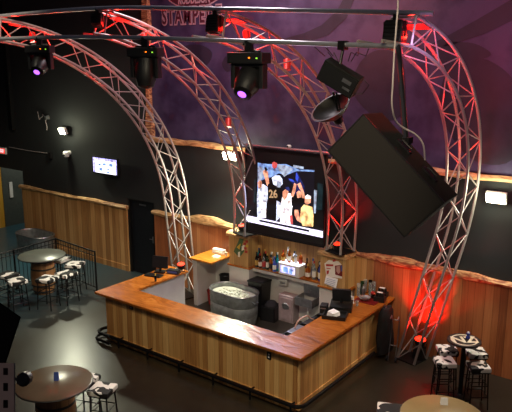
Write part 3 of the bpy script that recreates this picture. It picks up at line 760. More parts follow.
def flood(px_, py_, label, heads=1, tilt=0, w=.34):
    p = onY(px_, py_, WY-.2)
    t = thing('flood_light', label, 'wall light', (p.x, WY, p.z), 0, 'flood lights on the back wall')
    B().box(-.06, .06, -.05, 0, -.07, .07).tube([(0, -.05, 0), (0, -.12, 0)], .02).ob('mount', 'black_metal', t)
    for k in range(heads):
        cx = (k-(heads-1)/2)*(w+.05)
        M = Matrix.Translation((cx, -.17, 0)) @ Euler((R(20), 0, 0)).to_matrix().to_4x4()
        h = B().box(-w/2, w/2, -.04, .05, -.1, .1, M, .01).ob('lamp_housing', 'white_plastic', t)
        B().box(-w/2+.015, w/2-.015, -.05, -.04, -.085, .085, M).ob('lens', 'flood_glow', h)
    return p
F1 = flood(62, 131, 'small glowing flood light high on the black wall at the left', 1, w=.26)
F2 = flood(229.5, 156, 'twin-head glowing flood light under the mural beam left of the big screen', 2, w=.17)
F3 = flood(496, 198, 'bright rectangular flood light on the black wall at the far right', 1, w=.36)

# ------------------------------------------------------------------ bar
TZ = 1.07
X0, X1, Y0 = -10.38, -5.275, 8.13
WIN = -9.76      # inner edge of left wing
bt = B()
th = .05
def slab(x0, x1, y0, y1): bt.box(x0, x1, y0, y1, TZ-th, TZ)
outer = [(X0, Y0), (X1, Y0), (X1, WY-.05), (X1-.68, WY-.05), (X1-.68, Y0+.62), (WIN, Y0+.62), (WIN, 10.32), (X0, 10.32)]
bt = B((-7.8, 8.4, 0)).poly([(x, y, TZ-th) for x, y in outer], (0, 0, th))
bmesh.ops.bevel(bt.bm, geom=[e for e in bt.bm.edges], offset=.008, segments=2, affect='EDGES')
ctop = tag(bt.ob('bar_worktop', 'counter_wood'), 'glossy orange-brown U-shaped wooden counter top of the bar', 'counter')
OV = .17
def cabinet(label, x0, x1, y0, y1, faces):
    cx, cy = (x0+x1)/2, (y0+y1)/2
    t = thing('bar_cabinet', label, 'bar cabinet', (cx, cy, 0), 0, 'plank-clad bar sections'); of = (cx, cy, 0)
    b = B(of); ext = .022
    for f in faces:
        if f == 'S': b.box(x0, x1, y0-ext, y0, .02, TZ-th)
        if f == 'E': b.box(x1, x1+ext, y0, y1, .02, TZ-th)
        if f == 'W': b.box(x0-ext, x0, y0, y1, .02, TZ-th)
    b.ob('plank_cladding', 'bar_wood', t)
    B(of).box(x0, x1, y0, y1, .1, TZ-th).ob('carcass', 'white_paint', t)
    b = B(of); 
    for f in faces:
        if f == 'S': b.box(x0, x1, y0-ext-.02, y0-ext, .01, .15)
        if f == 'E': b.box(x1+ext, x1+ext+.02, y0, y1, .01, .15)
        if f == 'W': b.box(x0-ext-.02, x0-ext, y0, y1, .01, .15)
    b.ob('kick_board', 'bar_wood', t)
    B(of).box(x0+.03, x1-.03, y0+.03, y1-.03, 0, .1).ob('plinth', 'black_paint', t)
    return t, of
c1, of1 = cabinet('long plank-clad front section of the bar facing the dark floor', X0+OV, X1-OV, Y0+OV, Y0+.56, 'SWE')
c2, of2 = cabinet('right plank-clad wing of the bar running back to the wall', X1-.6, X1-OV, Y0+.56, WY-.06, 'E')
c3, of3 = cabinet('left wing of the bar with white inner face', X0+OV, WIN-.06, Y0+.56, 10.24, 'W')
for xx, zz in ((onY(131, 303, Y0+OV-.03).x, .93), (onY(269, 354, Y0+OV-.03).x, .86)):
    o = B(of1).box(xx-.045, xx+.045, Y0+OV-.035, Y0+OV-.022, zz-.065, zz+.065, bev=.004).ob('outlet', 'black_plastic', c1)
    q = B(of1)
    for dz in (-.025, .025):
        q.box(xx-.014, xx+.014, Y0+OV-.038, Y0+OV-.035, zz+dz-.012, zz+dz+.012)
    q.ob('socket', 'white_plastic', o)
# foot rails
rl = thing('foot_rail', 'black tubular foot rail bending round the left corner of the bar', 'foot rail', (X0, Y0, 0)); of = (X0, Y0, 0)
def arc(cx, cy, r, a0, a1, z, n=8): return [(cx+r*math.cos(a0+(a1-a0)*k/n), cy+r*math.sin(a0+(a1-a0)*k/n), z) for k in range(n+1)]
gx, gy = X0+OV, Y0+OV
pts = [(gx, gy+.5, .18)]+[(gx-.1, gy+.45, .18)]+arc(gx-.04, gy-.0, .16, PI, PI*1.5, .18)+[(X1-OV+.02, gy-.16, .18)]+arc(X1-OV+.02, gy, .16, -PI/2, 0, .18)+[(X1-OV+.18, WY-.9, .18)]
B(of).tube(pts, .035, 8).ob('rail', 'black_metal', rl, True)
pts = [(gx, gy+.35, .05)]+arc(gx-.04, gy-.02, .2, PI, PI*1.5, .05)+[(gx+.3, gy-.21, .05)]
B(of).tube(pts, .03, 8).ob('lower_loop', 'black_metal', rl, True)
for k in range(6):
    xx = gx+.5+k*.85; B(of).tube([(xx, gy-.16, .18), (xx, gy-.16, 0)], .02, 8).tube([(xx, gy-.16, .18), (xx, gy-.04, .18)], .016, 6).ob('bracket', 'black_metal', rl)

# ------------------------------------------------------------------ behind the bar
# low white wall and shelf
struct(B().box(-9.3, -6.2, WY-.09, WY-.04, 0, 1.07), 'trim_10', 'white_paint')
tag(B((-7.8, WY, 1.07)).box(-8.77, -6.84, WY-.3, WY-.04, 1.07, 1.105, bev=.005).ob('bottle_shelf', 'counter_wood'), 'narrow orange wood shelf along the wall under the big screen', 'shelf')
tag(B((-7.8, WY, .9)).box(-8.76, -6.85, WY-.28, WY-.09, 1.0, 1.07).ob('shelf_apron', 'white_paint'), 'white ledge board directly below the bottle shelf', 'ledge')
def pillar(name, x0, x1, label):
    cx = (x0+x1)/2; t = thing('wooden_pillar', label, 'pillar', (cx, 11.45, 0)); of = (cx, 11.45, 0)
    B(of).box(x0, x1, 11.24, WY-.045, 0, 1.06).ob('white_base', 'white_paint', t)
    B(of).box(x0-.03, x1+.03, 11.2, WY-.045, 1.06, 1.1, bev=.006).ob('ledge', 'counter_wood', t)
    B(of).box(x0+.02, x1-.02, 11.22, WY-.045, 1.1, 1.8).ob('board_box', 'pillar_wood', t)
    rnd = random.Random(int(x0*10)); bb = B(of); n = 10; prev = None
    for i in range(n+1):
        x = x0-.02+(x1-x0+.04)*i/n; f = 11.17-.02*rnd.random(); z = 1.885+.012*rnd.random()
        ring = [bb.bm.verts.new(p) for p in ((x, f, 1.79), (x, WY-.045, 1.79), (x, WY-.045, 1.9), (x, f+.03, z), (x, f, z-.05))]
        if prev:
            for k in range(5): bb.bm.faces.new((prev[k], prev[(k+1) % 5], ring[(k+1) % 5], ring[k]))
        else: bb.bm.faces.new(ring[::-1])
        prev = ring
    bb.bm.faces.new(prev); bb.ob('cap', 'live_edge', t)
    return t, of
p1, op1 = pillar('p1', -9.32, -8.73, 'wooden pillar with colourful stickers on its front, left of the big screen')
p2, op2 = pillar('p2', -6.84, -6.2, 'wooden pillar with posters and a white notice, right of the big screen')
# stickers on pillar 1
def P1(x, y, Y=11.215): return onY(x, y, Y)
def flat(parent, of, name, pts, m, Y, th=.006):
    P_ = [onY(x, y, Y) for x, y in pts]
    return B(of).poly([(p.x, Y, p.z) for p in P_], (0, th, 0)).ob(name, m, parent)
def zz(x, y): return (180+x/5.69, 210+y/5.69)
flat(p1, op1, 'sticker', [zz(320, 205), zz(340, 160), zz(362, 168), zz(352, 200), zz(365, 235), zz(345, 262), zz(325, 258), zz(305, 235)], 'green_paint', 11.212)
flat(p1, op1, 'sticker', [zz(322, 212), zz(345, 190), zz(338, 225)], 'yellow_paint', 11.209)
flat(p1, op1, 'sticker', [zz(352, 205), zz(366, 196), zz(366, 226), zz(350, 232)], 'lab_white', 11.209)
flat(p1, op1, 'sticker', [zz(330, 240), zz(342, 236), zz(340, 268), zz(330, 266)], 'lab_white', 11.209)
for (cx, cy, m) in ((381, 145, 'lab_red'), (378, 163, 'yellow_paint'), (384, 180, 'lab_red'), (374, 193, 'lab_red'), (386, 205, 'yellow_paint'), (376, 218, 'lab_red'), (381, 238, 'lab_red')):
    flat(p1, op1, 'sticker', [zz(cx-12, cy-7), zz(cx+2, cy-6), zz(cx+2, cy+7), zz(cx-12, cy+6)], m, 11.206)
def zq(x, y): return (322+x/9.15, 245+y/9.15)
ps = flat(p2, op2, 'poster', [zq(22, 170), zq(60, 138), zq(150, 150), zq(185, 190), zq(182, 308), zq(40, 285)], 'lab_white', 11.212)
for pts, m in (([zq(35, 175), zq(105, 178), zq(100, 195), zq(38, 195)], 'lab_red'), ([zq(40, 208), zq(80, 215), zq(78, 222), zq(40, 216)], 'lab_red'),
               ([zq(95, 140), zq(120, 128), zq(125, 150), zq(100, 155)], 'lab_red'), ([zq(42, 235), zq(65, 232), zq(60, 262), zq(42, 270)], 'lab_red')):
    flat(p2, op2, 'poster_print', pts, m, 11.208)
flat(p2, op2, 'picture_print', [zq(118, 190), zq(185, 182), zq(184, 290), zq(120, 270)], 'dark_red', 11.207)
flat(p2, op2, 'picture_print', [zq(132, 195), zq(162, 192), zq(166, 250), zq(150, 266), zq(132, 240)], 'hose', 11.204)
flat(p2, op2, 'picture_print', [zq(170, 190), zq(184, 188), zq(184, 240), zq(172, 240)], 'lab_blue', 11.204)
flat(p2, op2, 'notice', [zq(36, 282), zq(145, 312), zq(128, 396), zq(20, 350)], 'paper', 11.2)
nl = B(op2)
for k in range(4):
    a, b_ = onY(*zq(44+k*-4, 306+k*15), 11.197), onY(*zq(126-k*4, 330+k*15), 11.197)
    nl.tube([(a.x, 11.198, a.z), (b_.x, 11.198, b_.z)], .004, 4)
nl.ob('notice_line', 'lab_blue', p2)
# left back counter (table with white end panel)
t = thing('back_counter', 'low orange-topped counter with white end panel left of the stickered pillar', 'counter', (-9.85, 11.2, 0)); of = (-9.85, 11.2, 0)
B(of).box(-10.2, -9.5, 10.8, WY-.05, 1.14, 1.18, bev=.006).ob('counter_top', 'orange_wood', t)
B(of).box(-10.12, -10.0, 10.86, WY-.05, 0, 1.14).ob('end_panel', 'white_paint', t)
B(of).box(-10.0, -9.5, WY-.1, WY-.05, 0, 1.14).ob('back_panel', 'white_paint', t)
t = thing('napkin_dispenser', 'white rounded dispenser on the orange back counter against the boards', 'dispenser', (-9.82, 11.46, 1.18), R(4))
B().box(-.17, .17, -.06, .06, 0, .13, bev=.03).ob('body', 'white_plastic', t)
B().box(-.12, .12, -.066, -.058, .03, .06).ob('slot', 'cream', t)
t = thing('paper_cup', 'small white cup at the right end of the orange back counter', 'cup', (-9.56, 11.42, 1.18))
B().lathe([(.025, 0), (.034, .09), (.031, .09), (.023, .005)], 14).ob('body', 'white_plastic', t, True); B().lathe([(.036, .085), (.037, .095)], 14, cap=True).ob('lid', 'cream', t)
t = thing('cleaning_cloth', 'crumpled pale cloth lying on the orange back counter', 'cloth', (-9.72, 11.25, 1.18))
rnd = random.Random(4); b = B().lathe([(.1, 0), (.09, .015), (.05, .025), (.01, .03)], 14)
for v in b.bm.verts: v.co.x *= 1+.4*rnd.random(); v.co.z *= 1+.8*rnd.random()
b.ob('cloth_fold', 'cream', t, True)
def bucket(name, label, cat, x, y, r, h, m, rimm, z=0):
    t = thing(name, label, cat, (x, y, z)); B().lathe([(r*.8, 0), (r, h), (r*.94, h), (r*.76, .02)], 20).ob('body', m, t, True)
    B().tube([(r*math.cos(2*PI*k/20), r*math.sin(2*PI*k/20), h) for k in range(20)], .012, 6, closed=True).ob('rim', rimm, t, True)
    B().tube([(-r, 0, h-.03), (-r*.8, -.08, h+.02), (0, -r*1.05, h-.1), (r*.8, -.08, h+.02), (r, 0, h-.03)], .005, 5).ob('handle', 'black_metal', t)
bucket('plastic_bucket', 'red plastic bucket on the floor under the orange back counter', 'bucket', -9.78, 11.2, .16, .34, 'red_plastic', 'dark_red')
bucket('plastic_bucket', 'black plastic bucket stacked on a red tub beneath the orange back counter', 'bucket', -9.58, 11.38, .13, .3, 'black_plastic', 'black_metal', .42)
t = thing('storage_tub', 'red tub on the floor between the back counter and the stickered pillar', 'tub', (-9.58, 11.34, 0)); B().box(-.12, .12, -.16, .16, 0, .38, bev=.02).ob('body', 'red_plastic', t); B().box(-.14, .14, -.18, .18, .38, .42, bev=.01).ob('lid', 'dark_red', t)
# oval stock tank filled with ice
t = thing('stock_tank', 'oval galvanized stock tank full of ice standing behind the bar front', 'tank', (-8.78, 10.74, 0), R(-4))
prof = [(-.03, 0), (-.03, .02), (0, .18), (-.005, .2), (.005, .22), (.01, .4), (.0, .42), (.012, .44), (.02, .7), (-.0, .7), (-.02, .44)]
B().stadium(1.2, .7, prof, 14, cap=False).stadium(1.2, .7, [(-.03, .01), (-.035, .0)], 14).ob('shell', 'galv', t, True)
s_ = []
for sgn in (1, -1):
    for k in range(13):
        a = -PI/2+PI*k/12+(0 if sgn == 1 else PI); s_.append((sgn*.25+.37*math.cos(a), .37*math.sin(a), .7))
B().tube(s_, .018, 6, closed=True).ob('rim', 'steel', t, True)
rnd = random.Random(3); b = B().stadium(1.18, .68, [(-.02, .5), (-.02, .61)], 12)
for k in range(70):
    a, r_ = rnd.uniform(0, 2*PI), rnd.random()**.5; x, y = .46*r_*math.cos(a), .24*r_*math.sin(a)
    b.box(-.02, .02, -.02, .02, -.02, .02, RM(rnd.random()*3, rnd.random()*3, 0, (x, y, .6+.012*rnd.random())))
b.ob('ice', 'ice', t)
B().tube([(.6, -.07, .58), (.67, -.07, .55), (.67, .07, .55), (.6, .07, .58)], .012, 6).ob('handle', 'steel', t)
# black bin
t = thing('trash_bin', 'tall square black bin beside the white base of the stickered pillar', 'bin', (-8.5, 11.33, 0))
b = B().hexa([(-.17, -.15, 0), (.17, -.15, 0), (.2, -.18, .82), (-.2, -.18, .82), (-.17, .15, 0), (.17, .15, 0), (.2, .18, .82), (-.2, .18, .82)]); b.ob('body', 'black_plastic', t)
B().box(-.215, .215, -.195, .195, .8, .84, bev=.01).ob('rim', 'black_metal', t); B().box(-.17, .17, -.15, .15, .84, .845).ob('liner', 'black_cloth', t)
# floor mat
tag(B((-7.5, 9.9, 0)).box(-8.1, -6.2, 8.95, 10.6, .0, .015, bev=.005).ob('floor_mat', 'rubber'), 'dark blue-grey rubber mat on the floor inside the bar', 'mat')
# wall mounted items under the shelf
t = thing('towel_dispenser', 'pale rounded towel dispenser on the white wall beneath the lit drinks case', 'dispenser', (-7.95, WY-.09, .78))
B().box(-.11, .11, -.1, 0, 0, .26, bev=.03).ob('body', 'white_paint', t); B().box(-.07, .07, -.108, -.1, .04, .09).ob('slot', 'steel', t)
t = thing('hand_sink', 'stainless steel hand sink with backsplash on the white wall behind the bar', 'sink', (-7.2, WY-.28, .7))
B().box(-.22, .22, .15, .19, -.04, .3, bev=.01).ob('backsplash', 'steel', t)
b = B(); b.box(-.22, .22, -.17, .15, -.16, -.12).box(-.22, .22, -.19, -.17, -.16, .02).box(-.22, -.2, -.17, .15, -.16, .02).box(.2, .22, -.17, .15, -.16, .02); b.ob('basin', 'steel', t)
B().tube([(0, .15, .1), (0, .05, .16), (0, -.02, .1)], .012, 6).ob('faucet', 'steel', t, True)
B().tube([(0, 0, -.16), (0, 0, -.7)], .018, 6).ob('drain_pipe', 'white_plastic', t)
t = thing('storage_cabinet', 'small pale cabinet with an oval panel under the towel dispenser', 'cabinet', (-7.75, WY-.2, 0))
B().box(-.2, .2, -.14, .1, 0, .62, bev=.01).ob('body', 'grey_pink', t)
B().box(-.17, .17, -.155, -.14, .06, .57).ob('door', 'grey_pink', t); B().lathe([(.1, 0), (.09, .01)], 18, sy=.8, M=Matrix.Translation((0, -.155, .38)) @ Euler((PI/2, 0, 0)).to_matrix().to_4x4()).ob('oval_panel', 'steel', t)
t = thing('waste_crate', 'low black crate on the floor right of the tall black bin', 'crate', (-8.12, 11.28, 0), R(8))
b = B().box(-.18, .18, -.2, .2, 0, .03); 
for a in ((-.18, -.16, -.2, .2), (.16, .18, -.2, .2), (-.18, .18, -.2, -.18), (-.18, .18, .18, .2)): b.box(a[0], a[1], a[2], a[3], .03, .32)
b.ob('body', 'black_plastic', t); B().lathe([(.16, .1), (.17, .34), (.1, .42), (.02, .44)], 12, sx=.9).ob('bin_bag', 'black_cloth', t, True)

# speed rail + hose behind right wing
t = thing('speed_rail', 'black bottle rail with trays along the inner edge of the right bar wing', 'bottle rail', (-6.12, 9.95, 0))
B().box(-.16, .12, -.95, .95, .72, .75).box(-.16, -.14, -.95, .95, .75, .9).box(-.16, .12, -.95, -.93, .75, .9).box(-.16, .12, .93, .95, .75, .9).ob('rail_tray', 'black_metal', t)
for k, yy in enumerate((-.6, -.1, .45)):
    B().box(-.13, .1, yy-.2, yy+.2, .752, .93, bev=.01).ob('insert', ('steel', 'black_plastic', 'black_plastic')[k], t)
for yy in (-.9, .9):
    B().tube([(-.1, yy, .73), (-.1, yy, 0)], .02, 6).ob('leg', 'steel', t)
    B().tube([(.08, yy, .73), (.08, yy, 0)], .02, 6).ob('leg', 'steel', t)
pts = [onZ(x, y, .98) for x, y in ((303, 322), (307, 316), (313, 312), (320, 313))]
pts = [(-6.2, 9.35, .94), (-6.16, 9.42, 1.08), (-6.1, 9.6, 1.12), (-6.12, 9.75, 1.02), (-6.12, 9.9, .94)]
t = thing('soda_gun_hose', 'pale looping soda gun hose at the inside corner of the right bar wing', 'hose', pts[0])
B(pts[0]).tube(catmull([Vector(p) for p in pts], 5), .014, 6).ob('hose', 'hose', t, True)
B(pts[0]).box(-6.16, -6.1, 9.88, 9.98, .93, .98, bev=.01).ob('nozzle', 'black_plastic', t)

# bottles
BP = {
 'tall': [(.033, 0), (.037, .01), (.037, .19), (.03, .22), (.014, .25), (.013, .31)],
 'squat': [(.042, 0), (.046, .01), (.046, .13), (.04, .16), (.016, .19), (.015, .24)],
 'wine': [(.036, 0), (.038, .01), (.038, .17), (.025, .21), (.014, .24), (.014, .3)],
 'slim': [(.028, 0), (.03, .01), (.029, .2), (.014, .25), (.012, .33)]}
def bottle(x, y, z, kind, g, lab, cap, label, group, s=1.0):
    t = thing('bottle', label, 'bottle', (x, y, z), 0, group)
    pr = [(r*s, h*s) for r, h in BP[kind]]
    B().lathe(pr, 12).ob('glass_body', g, t, True)
    r0 = pr[2][0]; B().lathe([(r0+.001, pr[2][1]*.25), (r0+.001, pr[2][1]*.8)], 12, cap=False).ob('paper_label', lab, t, True)
    r1, h1 = pr[-1]; B().lathe([(r1+.003, h1-.03), (r1+.003, h1+.015), (r1*.6, h1+.02)], 10).ob('cap', cap, t, True)
GN = {'g_teal': 'teal', 'g_dark': 'nearly black', 'g_green': 'dark green', 'g_clear': 'clear', 'g_amber': 'amber', 'g_brown': 'brown', 'g_blue': 'blue'}
LN = {'lab_white': 'white', 'lab_gold': 'gold', 'lab_red': 'red', 'lab_black': 'black', 'lab_blue': 'blue'}
ORD = ['first', 'second', 'third', 'fourth', 'fifth', 'sixth', 'seventh', 'eighth', 'ninth', 'tenth']
left = [('tall', 'g_teal', 'lab_blue', 'lab_blue'), ('slim', 'g_dark', 'lab_white', 'lab_black'), ('tall', 'g_green', 'lab_gold', 'lab_gold'), ('wine', 'g_dark', 'lab_red', 'lab_red'),
        ('squat', 'g_brown', 'lab_white', 'lab_black'), ('tall', 'g_clear', 'lab_white', 'lab_white'), ('wine', 'g_green', 'lab_white', 'lab_black'), ('slim', 'g_teal', 'lab_blue', 'lab_white')]
for i, (k, g, l, c) in enumerate(left):
    bottle(-8.66+i*.084, WY-.13-(i % 2)*.08, 1.105, k, g, l, c, '%s bottle with %s label on the shelf, %s from the stickered pillar' % (GN[g], LN[l], ORD[i]), 'bottles on the shelf left of the lit drinks case', 1.28)
right = [('tall', 'g_brown', 'lab_gold', 'lab_black'), ('squat', 'g_amber', 'lab_white', 'lab_gold'), ('slim', 'g_clear', 'lab_blue', 'lab_blue'), ('tall', 'g_clear', 'lab_white', 'lab_red'),
         ('wine', 'g_dark', 'lab_gold', 'lab_black'), ('tall', 'g_blue', 'lab_white', 'lab_white'), ('squat', 'g_brown', 'lab_red', 'lab_red')]
for i, (k, g, l, c) in enumerate(right):
    bottle(-7.35+i*.079, WY-.12-(i % 2)*.08, 1.105, k, g, l, c, '%s bottle with %s label on the shelf, %s right of the lit case' % (GN[g], LN[l], ORD[i]), 'bottles on the shelf right of the lit drinks case', 1.28)
back = [('tall', 'g_dark', 'lab_gold', 'lab_black'), ('wine', 'g_brown', 'lab_white', 'lab_red'), ('tall', 'g_clear', 'lab_red', 'lab_black'), ('slim', 'g_green', 'lab_white', 'lab_gold'), ('tall', 'g_amber', 'lab_black', 'lab_black'), ('wine', 'g_blue', 'lab_white', 'lab_blue')]
for i, (k, g, l, c) in enumerate(back):
    bottle(-8.62+i*.1, WY-.265, 1.105, k, g, l, c, '%s bottle with %s label in the front bottle row, %s from the pillar' % (GN[g], LN[l], ORD[i]), 'front row of bottles left of the lit drinks case', 1.1)
# lit display case
t = thing('drinks_case', 'white display case glowing lilac on the bottle shelf', 'display case', (-7.68, WY-.21, 1.105))
B().box(-.27, .27, -.13, .12, 0, .26, bev=.012).ob('housing', 'white_plastic', t)
q = B().box(-.22, .16, -.136, -.13, .05, .21).ob('lit_window', 'px_lilac', t)
B().box(-.14, -.02, -.14, -.136, .07, .19).box(.02, .1, -.14, -.136, .06, .17).ob('window_print', 'px_sky', q)
B().box(-.27, .27, -.13, .12, .26, .275).ob('lit_lid', 'px_bright', t)
onbox = [('squat', 'g_amber', 'lab_gold', 'lab_red'), ('tall', 'g_clear', 'lab_white', 'lab_white'), ('tall', 'g_amber', 'lab_white', 'lab_gold'), ('squat', 'g_clear', 'lab_gold', 'lab_black'), ('slim', 'g_clear', 'lab_white', 'lab_gold'), ('squat', 'g_amber', 'lab_red', 'lab_gold')]
for i, (k, g, l, c) in enumerate(onbox):
    bottle(-7.9+i*.083, WY-.24+(i % 2)*.07, 1.38, k, g, l, c, '%s bottle with %s label on the lit case, %s from its left' % (GN[g], LN[l], ORD[i]), 'bottles on top of the lit drinks case', 1.0)

# ------------------------------------------------------------------ items on the right wing
def glass_cup(x, y, z, label, h=.13, r=.035, m='g_clear', group=None):
    t = thing('drinking_glass', label, 'glass', (x, y, z), 0, group)
    B().lathe([(r*.75, 0), (r, h), (r*.93, h), (r*.7, .01), (.001, .008)], 14).ob('tumbler', m, t, True)
    B().lathe([(r*.74, .0), (r*.76, .012)], 14).ob('foot', m, t, True)
gl = [(-5.9, 11.5), (-5.8, 11.53), (-5.7, 11.5), (-5.9, 11.36), (-5.72, 11.38), (-5.9, 11.22)]
gm = ['g_clear', 'g_dark', 'g_clear', 'g_green', 'g_clear', 'g_clear']
gn = ['back left', 'back middle', 'back right', 'middle left', 'middle right', 'front left']
for (x, y), n_, m_ in zip(gl, gn, gm):
    glass_cup(x, y, TZ, 'tall %s glass, %s of the cluster where the right bar wing meets the wall' % ({'g_clear': 'clear', 'g_dark': 'dark', 'g_green': 'green'}[m_], n_), .27, .042, m_, 'tall glasses at the wall end of the right wing')
t = thing('cocktail_shaker', 'steel cocktail shaker beside the tall glasses on the right bar wing', 'shaker', (-5.82, 11.27, TZ))
B().lathe([(.032, 0), (.042, .15)], 14).ob('cup', 'steel', t, True); B().lathe([(.042, .15), (.035, .19), (.018, .21), (.018, .24)], 14).ob('lid', 'steel', t, True)
tag(B((-5.62, 11.12, TZ)).box(-5.86, -5.4, 10.93, 11.33, TZ, TZ+.012, bev=.004).ob('bar_mat', 'dark_red'), 'dark red mat on the right bar wing near the wall', 'mat')
t = thing('metal_bowl', 'shiny metal bowl on the dark red bar mat', 'bowl', (-5.68, 11.07, TZ+.012))
B().lathe([(.05, 0), (.09, .03), (.12, .06), (.115, .06), (.085, .035), (.04, .01)], 20).ob('bowl_shell', 'alu', t, True); B().lathe([(.045, .012), (.075, .03)], 16).ob('contents', 'steel', t)
t = thing('condiment_jar', 'red-topped jar behind the metal bowl on the bar mat', 'jar', (-5.6, 11.26, TZ+.012))
B().lathe([(.035, 0), (.04, .02), (.038, .09)], 12).ob('jar_body', 'g_dark', t, True); B().lathe([(.04, .09), (.042, .12), (.03, .135)], 12).ob('lid', 'red_plastic', t, True)
def caddy(x, y, label):
    t = thing('bar_caddy', label, 'caddy', (x, y, TZ), R(10), 'black caddies at the wall end of the bar')
    B().box(-.11, .11, -.08, .08, 0, .1, bev=.008).ob('tray', 'black_plastic', t)
    for k in range(3): B().lathe([(.022, .1), (.025, .17), (.02, .18)], 10, c=(-.065+k*.065, 0, 0)).ob('canister', 'black_plastic', t, True)
    B().box(-.06, .05, -.03, .03, .182, .19).ob('napkin', 'paper', t)
caddy(-5.5, 11.48, 'black caddy of canisters at the wall end of the right bar wing')
caddy(-5.42, 11.22, 'black caddy of canisters right of the red-topped jar, nearer the counter edge')
t = thing('paper_holder', 'small white paper stand on the right bar wing beside the terminal', 'stand', (-5.82, 10.78, TZ), R(30))
B().box(-.05, .05, -.012, .012, 0, .14, bev=.003).ob('card', 'paper', t); B().box(-.055, .055, -.03, .03, 0, .012).ob('base', 'white_plastic', t)
glass_cup(-5.66, 10.72, TZ, 'lone short glass between the white paper stand and the bar edge', .11, .034)
# pos terminal
t = thing('cash_terminal', 'black cash register terminal on the inner side of the right bar wing', 'cash register', (-5.84, 10.42, TZ), R(25))
B().box(-.21, .21, -.22, .22, 0, .11, bev=.01).ob('cash_drawer', 'black_plastic', t)
M = RM(R(-18), 0, R(180), (0, .02, .26)); m_ = B().box(-.18, .18, -.02, .02, -.13, .15, M, .008).ob('monitor', 'black_plastic', t); B().box(-.16, .16, .02, .023, -.1, .13, M).ob('screen_face', 'black_door', m_)
B().tube([(0, .02, .1), (0, .04, .2)], .03, 8).ob('stand', 'black_metal', t)
t = thing('receipt_tray', 'black tray holding crumpled white paper on the right bar wing', 'tray', (-5.72, 9.98, TZ), R(20))
B().box(-.22, .22, -.17, .17, 0, .02, bev=.005).box(-.22, .22, -.17, -.15, .02, .07).box(-.22, .22, .15, .17, .02, .07).box(-.22, -.2, -.17, .17, .02, .07).box(.2, .22, -.17, .17, .02, .07).ob('tray', 'black_plastic', t)
t = thing('receipt_paper', 'crumpled white paper lying in the black tray', 'paper', (-5.74, 9.98, TZ+.02), R(10))
b = B(); b.hexa([(-.12, -.08, 0), (.03, -.12, .0), (.02, -.12, .08), (-.1, -.07, .1), (-.06, .08, 0), (.1, .06, .0), (.08, .07, .07), (-.04, .07, .11)]); b.ob('crumpled_sheet', 'paper', t)
t = thing('card_printer', 'black printer block between the terminal and the bar rail', 'printer', (-6.02, 10.08, TZ-.0), R(20)); B().box(-.07, .07, -.1, .1, 0, .15, bev=.015).ob('body', 'black_plastic', t); B().box(-.05, .05, -.105, -.1, .09, .11).ob('paper_slot', 'steel', t)
# left wing terminal
t = thing('cash_terminal', 'black cash register monitor on the left bar wing near the leftmost arch', 'cash register', (-10.2, 9.86, TZ), R(20))
B().box(-.12, .12, -.1, .1, 0, .03, bev=.006).ob('stand_base', 'black_plastic', t); B().tube([(0, 0, .03), (0, .02, .14)], .03, 8).ob('stand', 'black_metal', t)
M = RM(R(-12), 0, 0, (0, 0, .22)); m_ = B().box(-.19, .19, -.02, .03, -.12, .15, M, .008).ob('monitor', 'black_plastic', t); B().box(-.17, .17, -.024, -.02, -.1, .13, M).ob('screen_face', 'black_door', m_)
t = thing('keyboard', 'black keyboard and tray in front of the left wing monitor', 'keyboard', (-10.12, 9.58, TZ), R(15)); B().box(-.2, .2, -.09, .09, 0, .03, bev=.008).ob('body', 'black_plastic', t)
b = B()
for i in range(4):
    for j in range(10): b.box(-.185+j*.037, -.155+j*.037, -.075+i*.038, -.045+i*.038, .03, .037)
tag(b.ob('keys', 'black_metal', t), kind=None)
t = thing('card_reader', 'low blue-fronted card reader box beside the left wing monitor', 'card reader', (-9.9, 9.98, TZ), R(15)); B().box(-.14, .14, -.07, .07, 0, .09, bev=.01).ob('body', 'black_plastic', t); B().box(-.12, .12, -.075, -.07, .02, .07).ob('front', 'lab_blue', t)
t = thing('receipt_stack', 'small stack of pale papers at the far end of the left bar wing', 'papers', (-9.95, 10.2, TZ), R(20)); B().box(-.1, .1, -.06, .06, 0, .03).ob('paper_stack', 'cream', t); B().box(-.06, .06, -.04, .04, .03, .05, bev=.008).ob('clip', 'steel', t)
# small items on the inner edge near x=147,y=283
t = thing('spray_bottle', 'small yellow-topped bottle on the inner edge of the left bar wing', 'bottle', (-9.83, 9.35, TZ)); B().lathe([(.025, 0), (.028, .1), (.012, .13)], 10).ob('body', 'g_dark', t, True); B().lathe([(.014, .13), (.014, .17)], 8).ob('cap', 'yellow_paint', t)

# ------------------------------------------------------------------ black coat and hooks at the right end of the bar
t = thing('hanging_coat', 'black coat and bag hanging on the end of the right bar wing', 'coat', (-5.22, 11.12, 0))
b = B(); rnd = random.Random(12); prev = None
for i in range(9):
    z = .1+i*.115; f = [.85, .92, .95, .95, .92, .9, .85, .8, .5][i]; ring = []
    for k in range(14):
        a = 2*PI*k/14; w = 1+.14*math.sin(a*3+i*.5)+.06*rnd.random()
        ring.append(b.bm.verts.new((.13*f*w*math.cos(a), .28*f*w*math.sin(a), z)))
    if prev:
        for k in range(14): b.bm.faces.new((prev[k], prev[(k+1) % 14], ring[(k+1) % 14], ring[k]))
    else: b.bm.faces.new(ring[::-1])
    prev = ring
b.bm.faces.new(prev); b.ob('cloth', 'black_cloth', t, True)
B().tube([(0, -.05, 1.0), (0, -.02, 1.05), (-.14, 0, 1.03)], .01, 6).ob('hook', 'steel', t)
t = thing('folding_cart', 'folded chrome-framed cart leaning beside the black coat', 'cart', (-5.01, 11.08, 0), R(8))
b = B()
for dx in (-.07, .07):
    b.tube([(dx, -.12, 0), (dx, 0, .45), (dx, .06, .8), (dx, 0, .9), (dx, -.08, .86)], .011, 6)
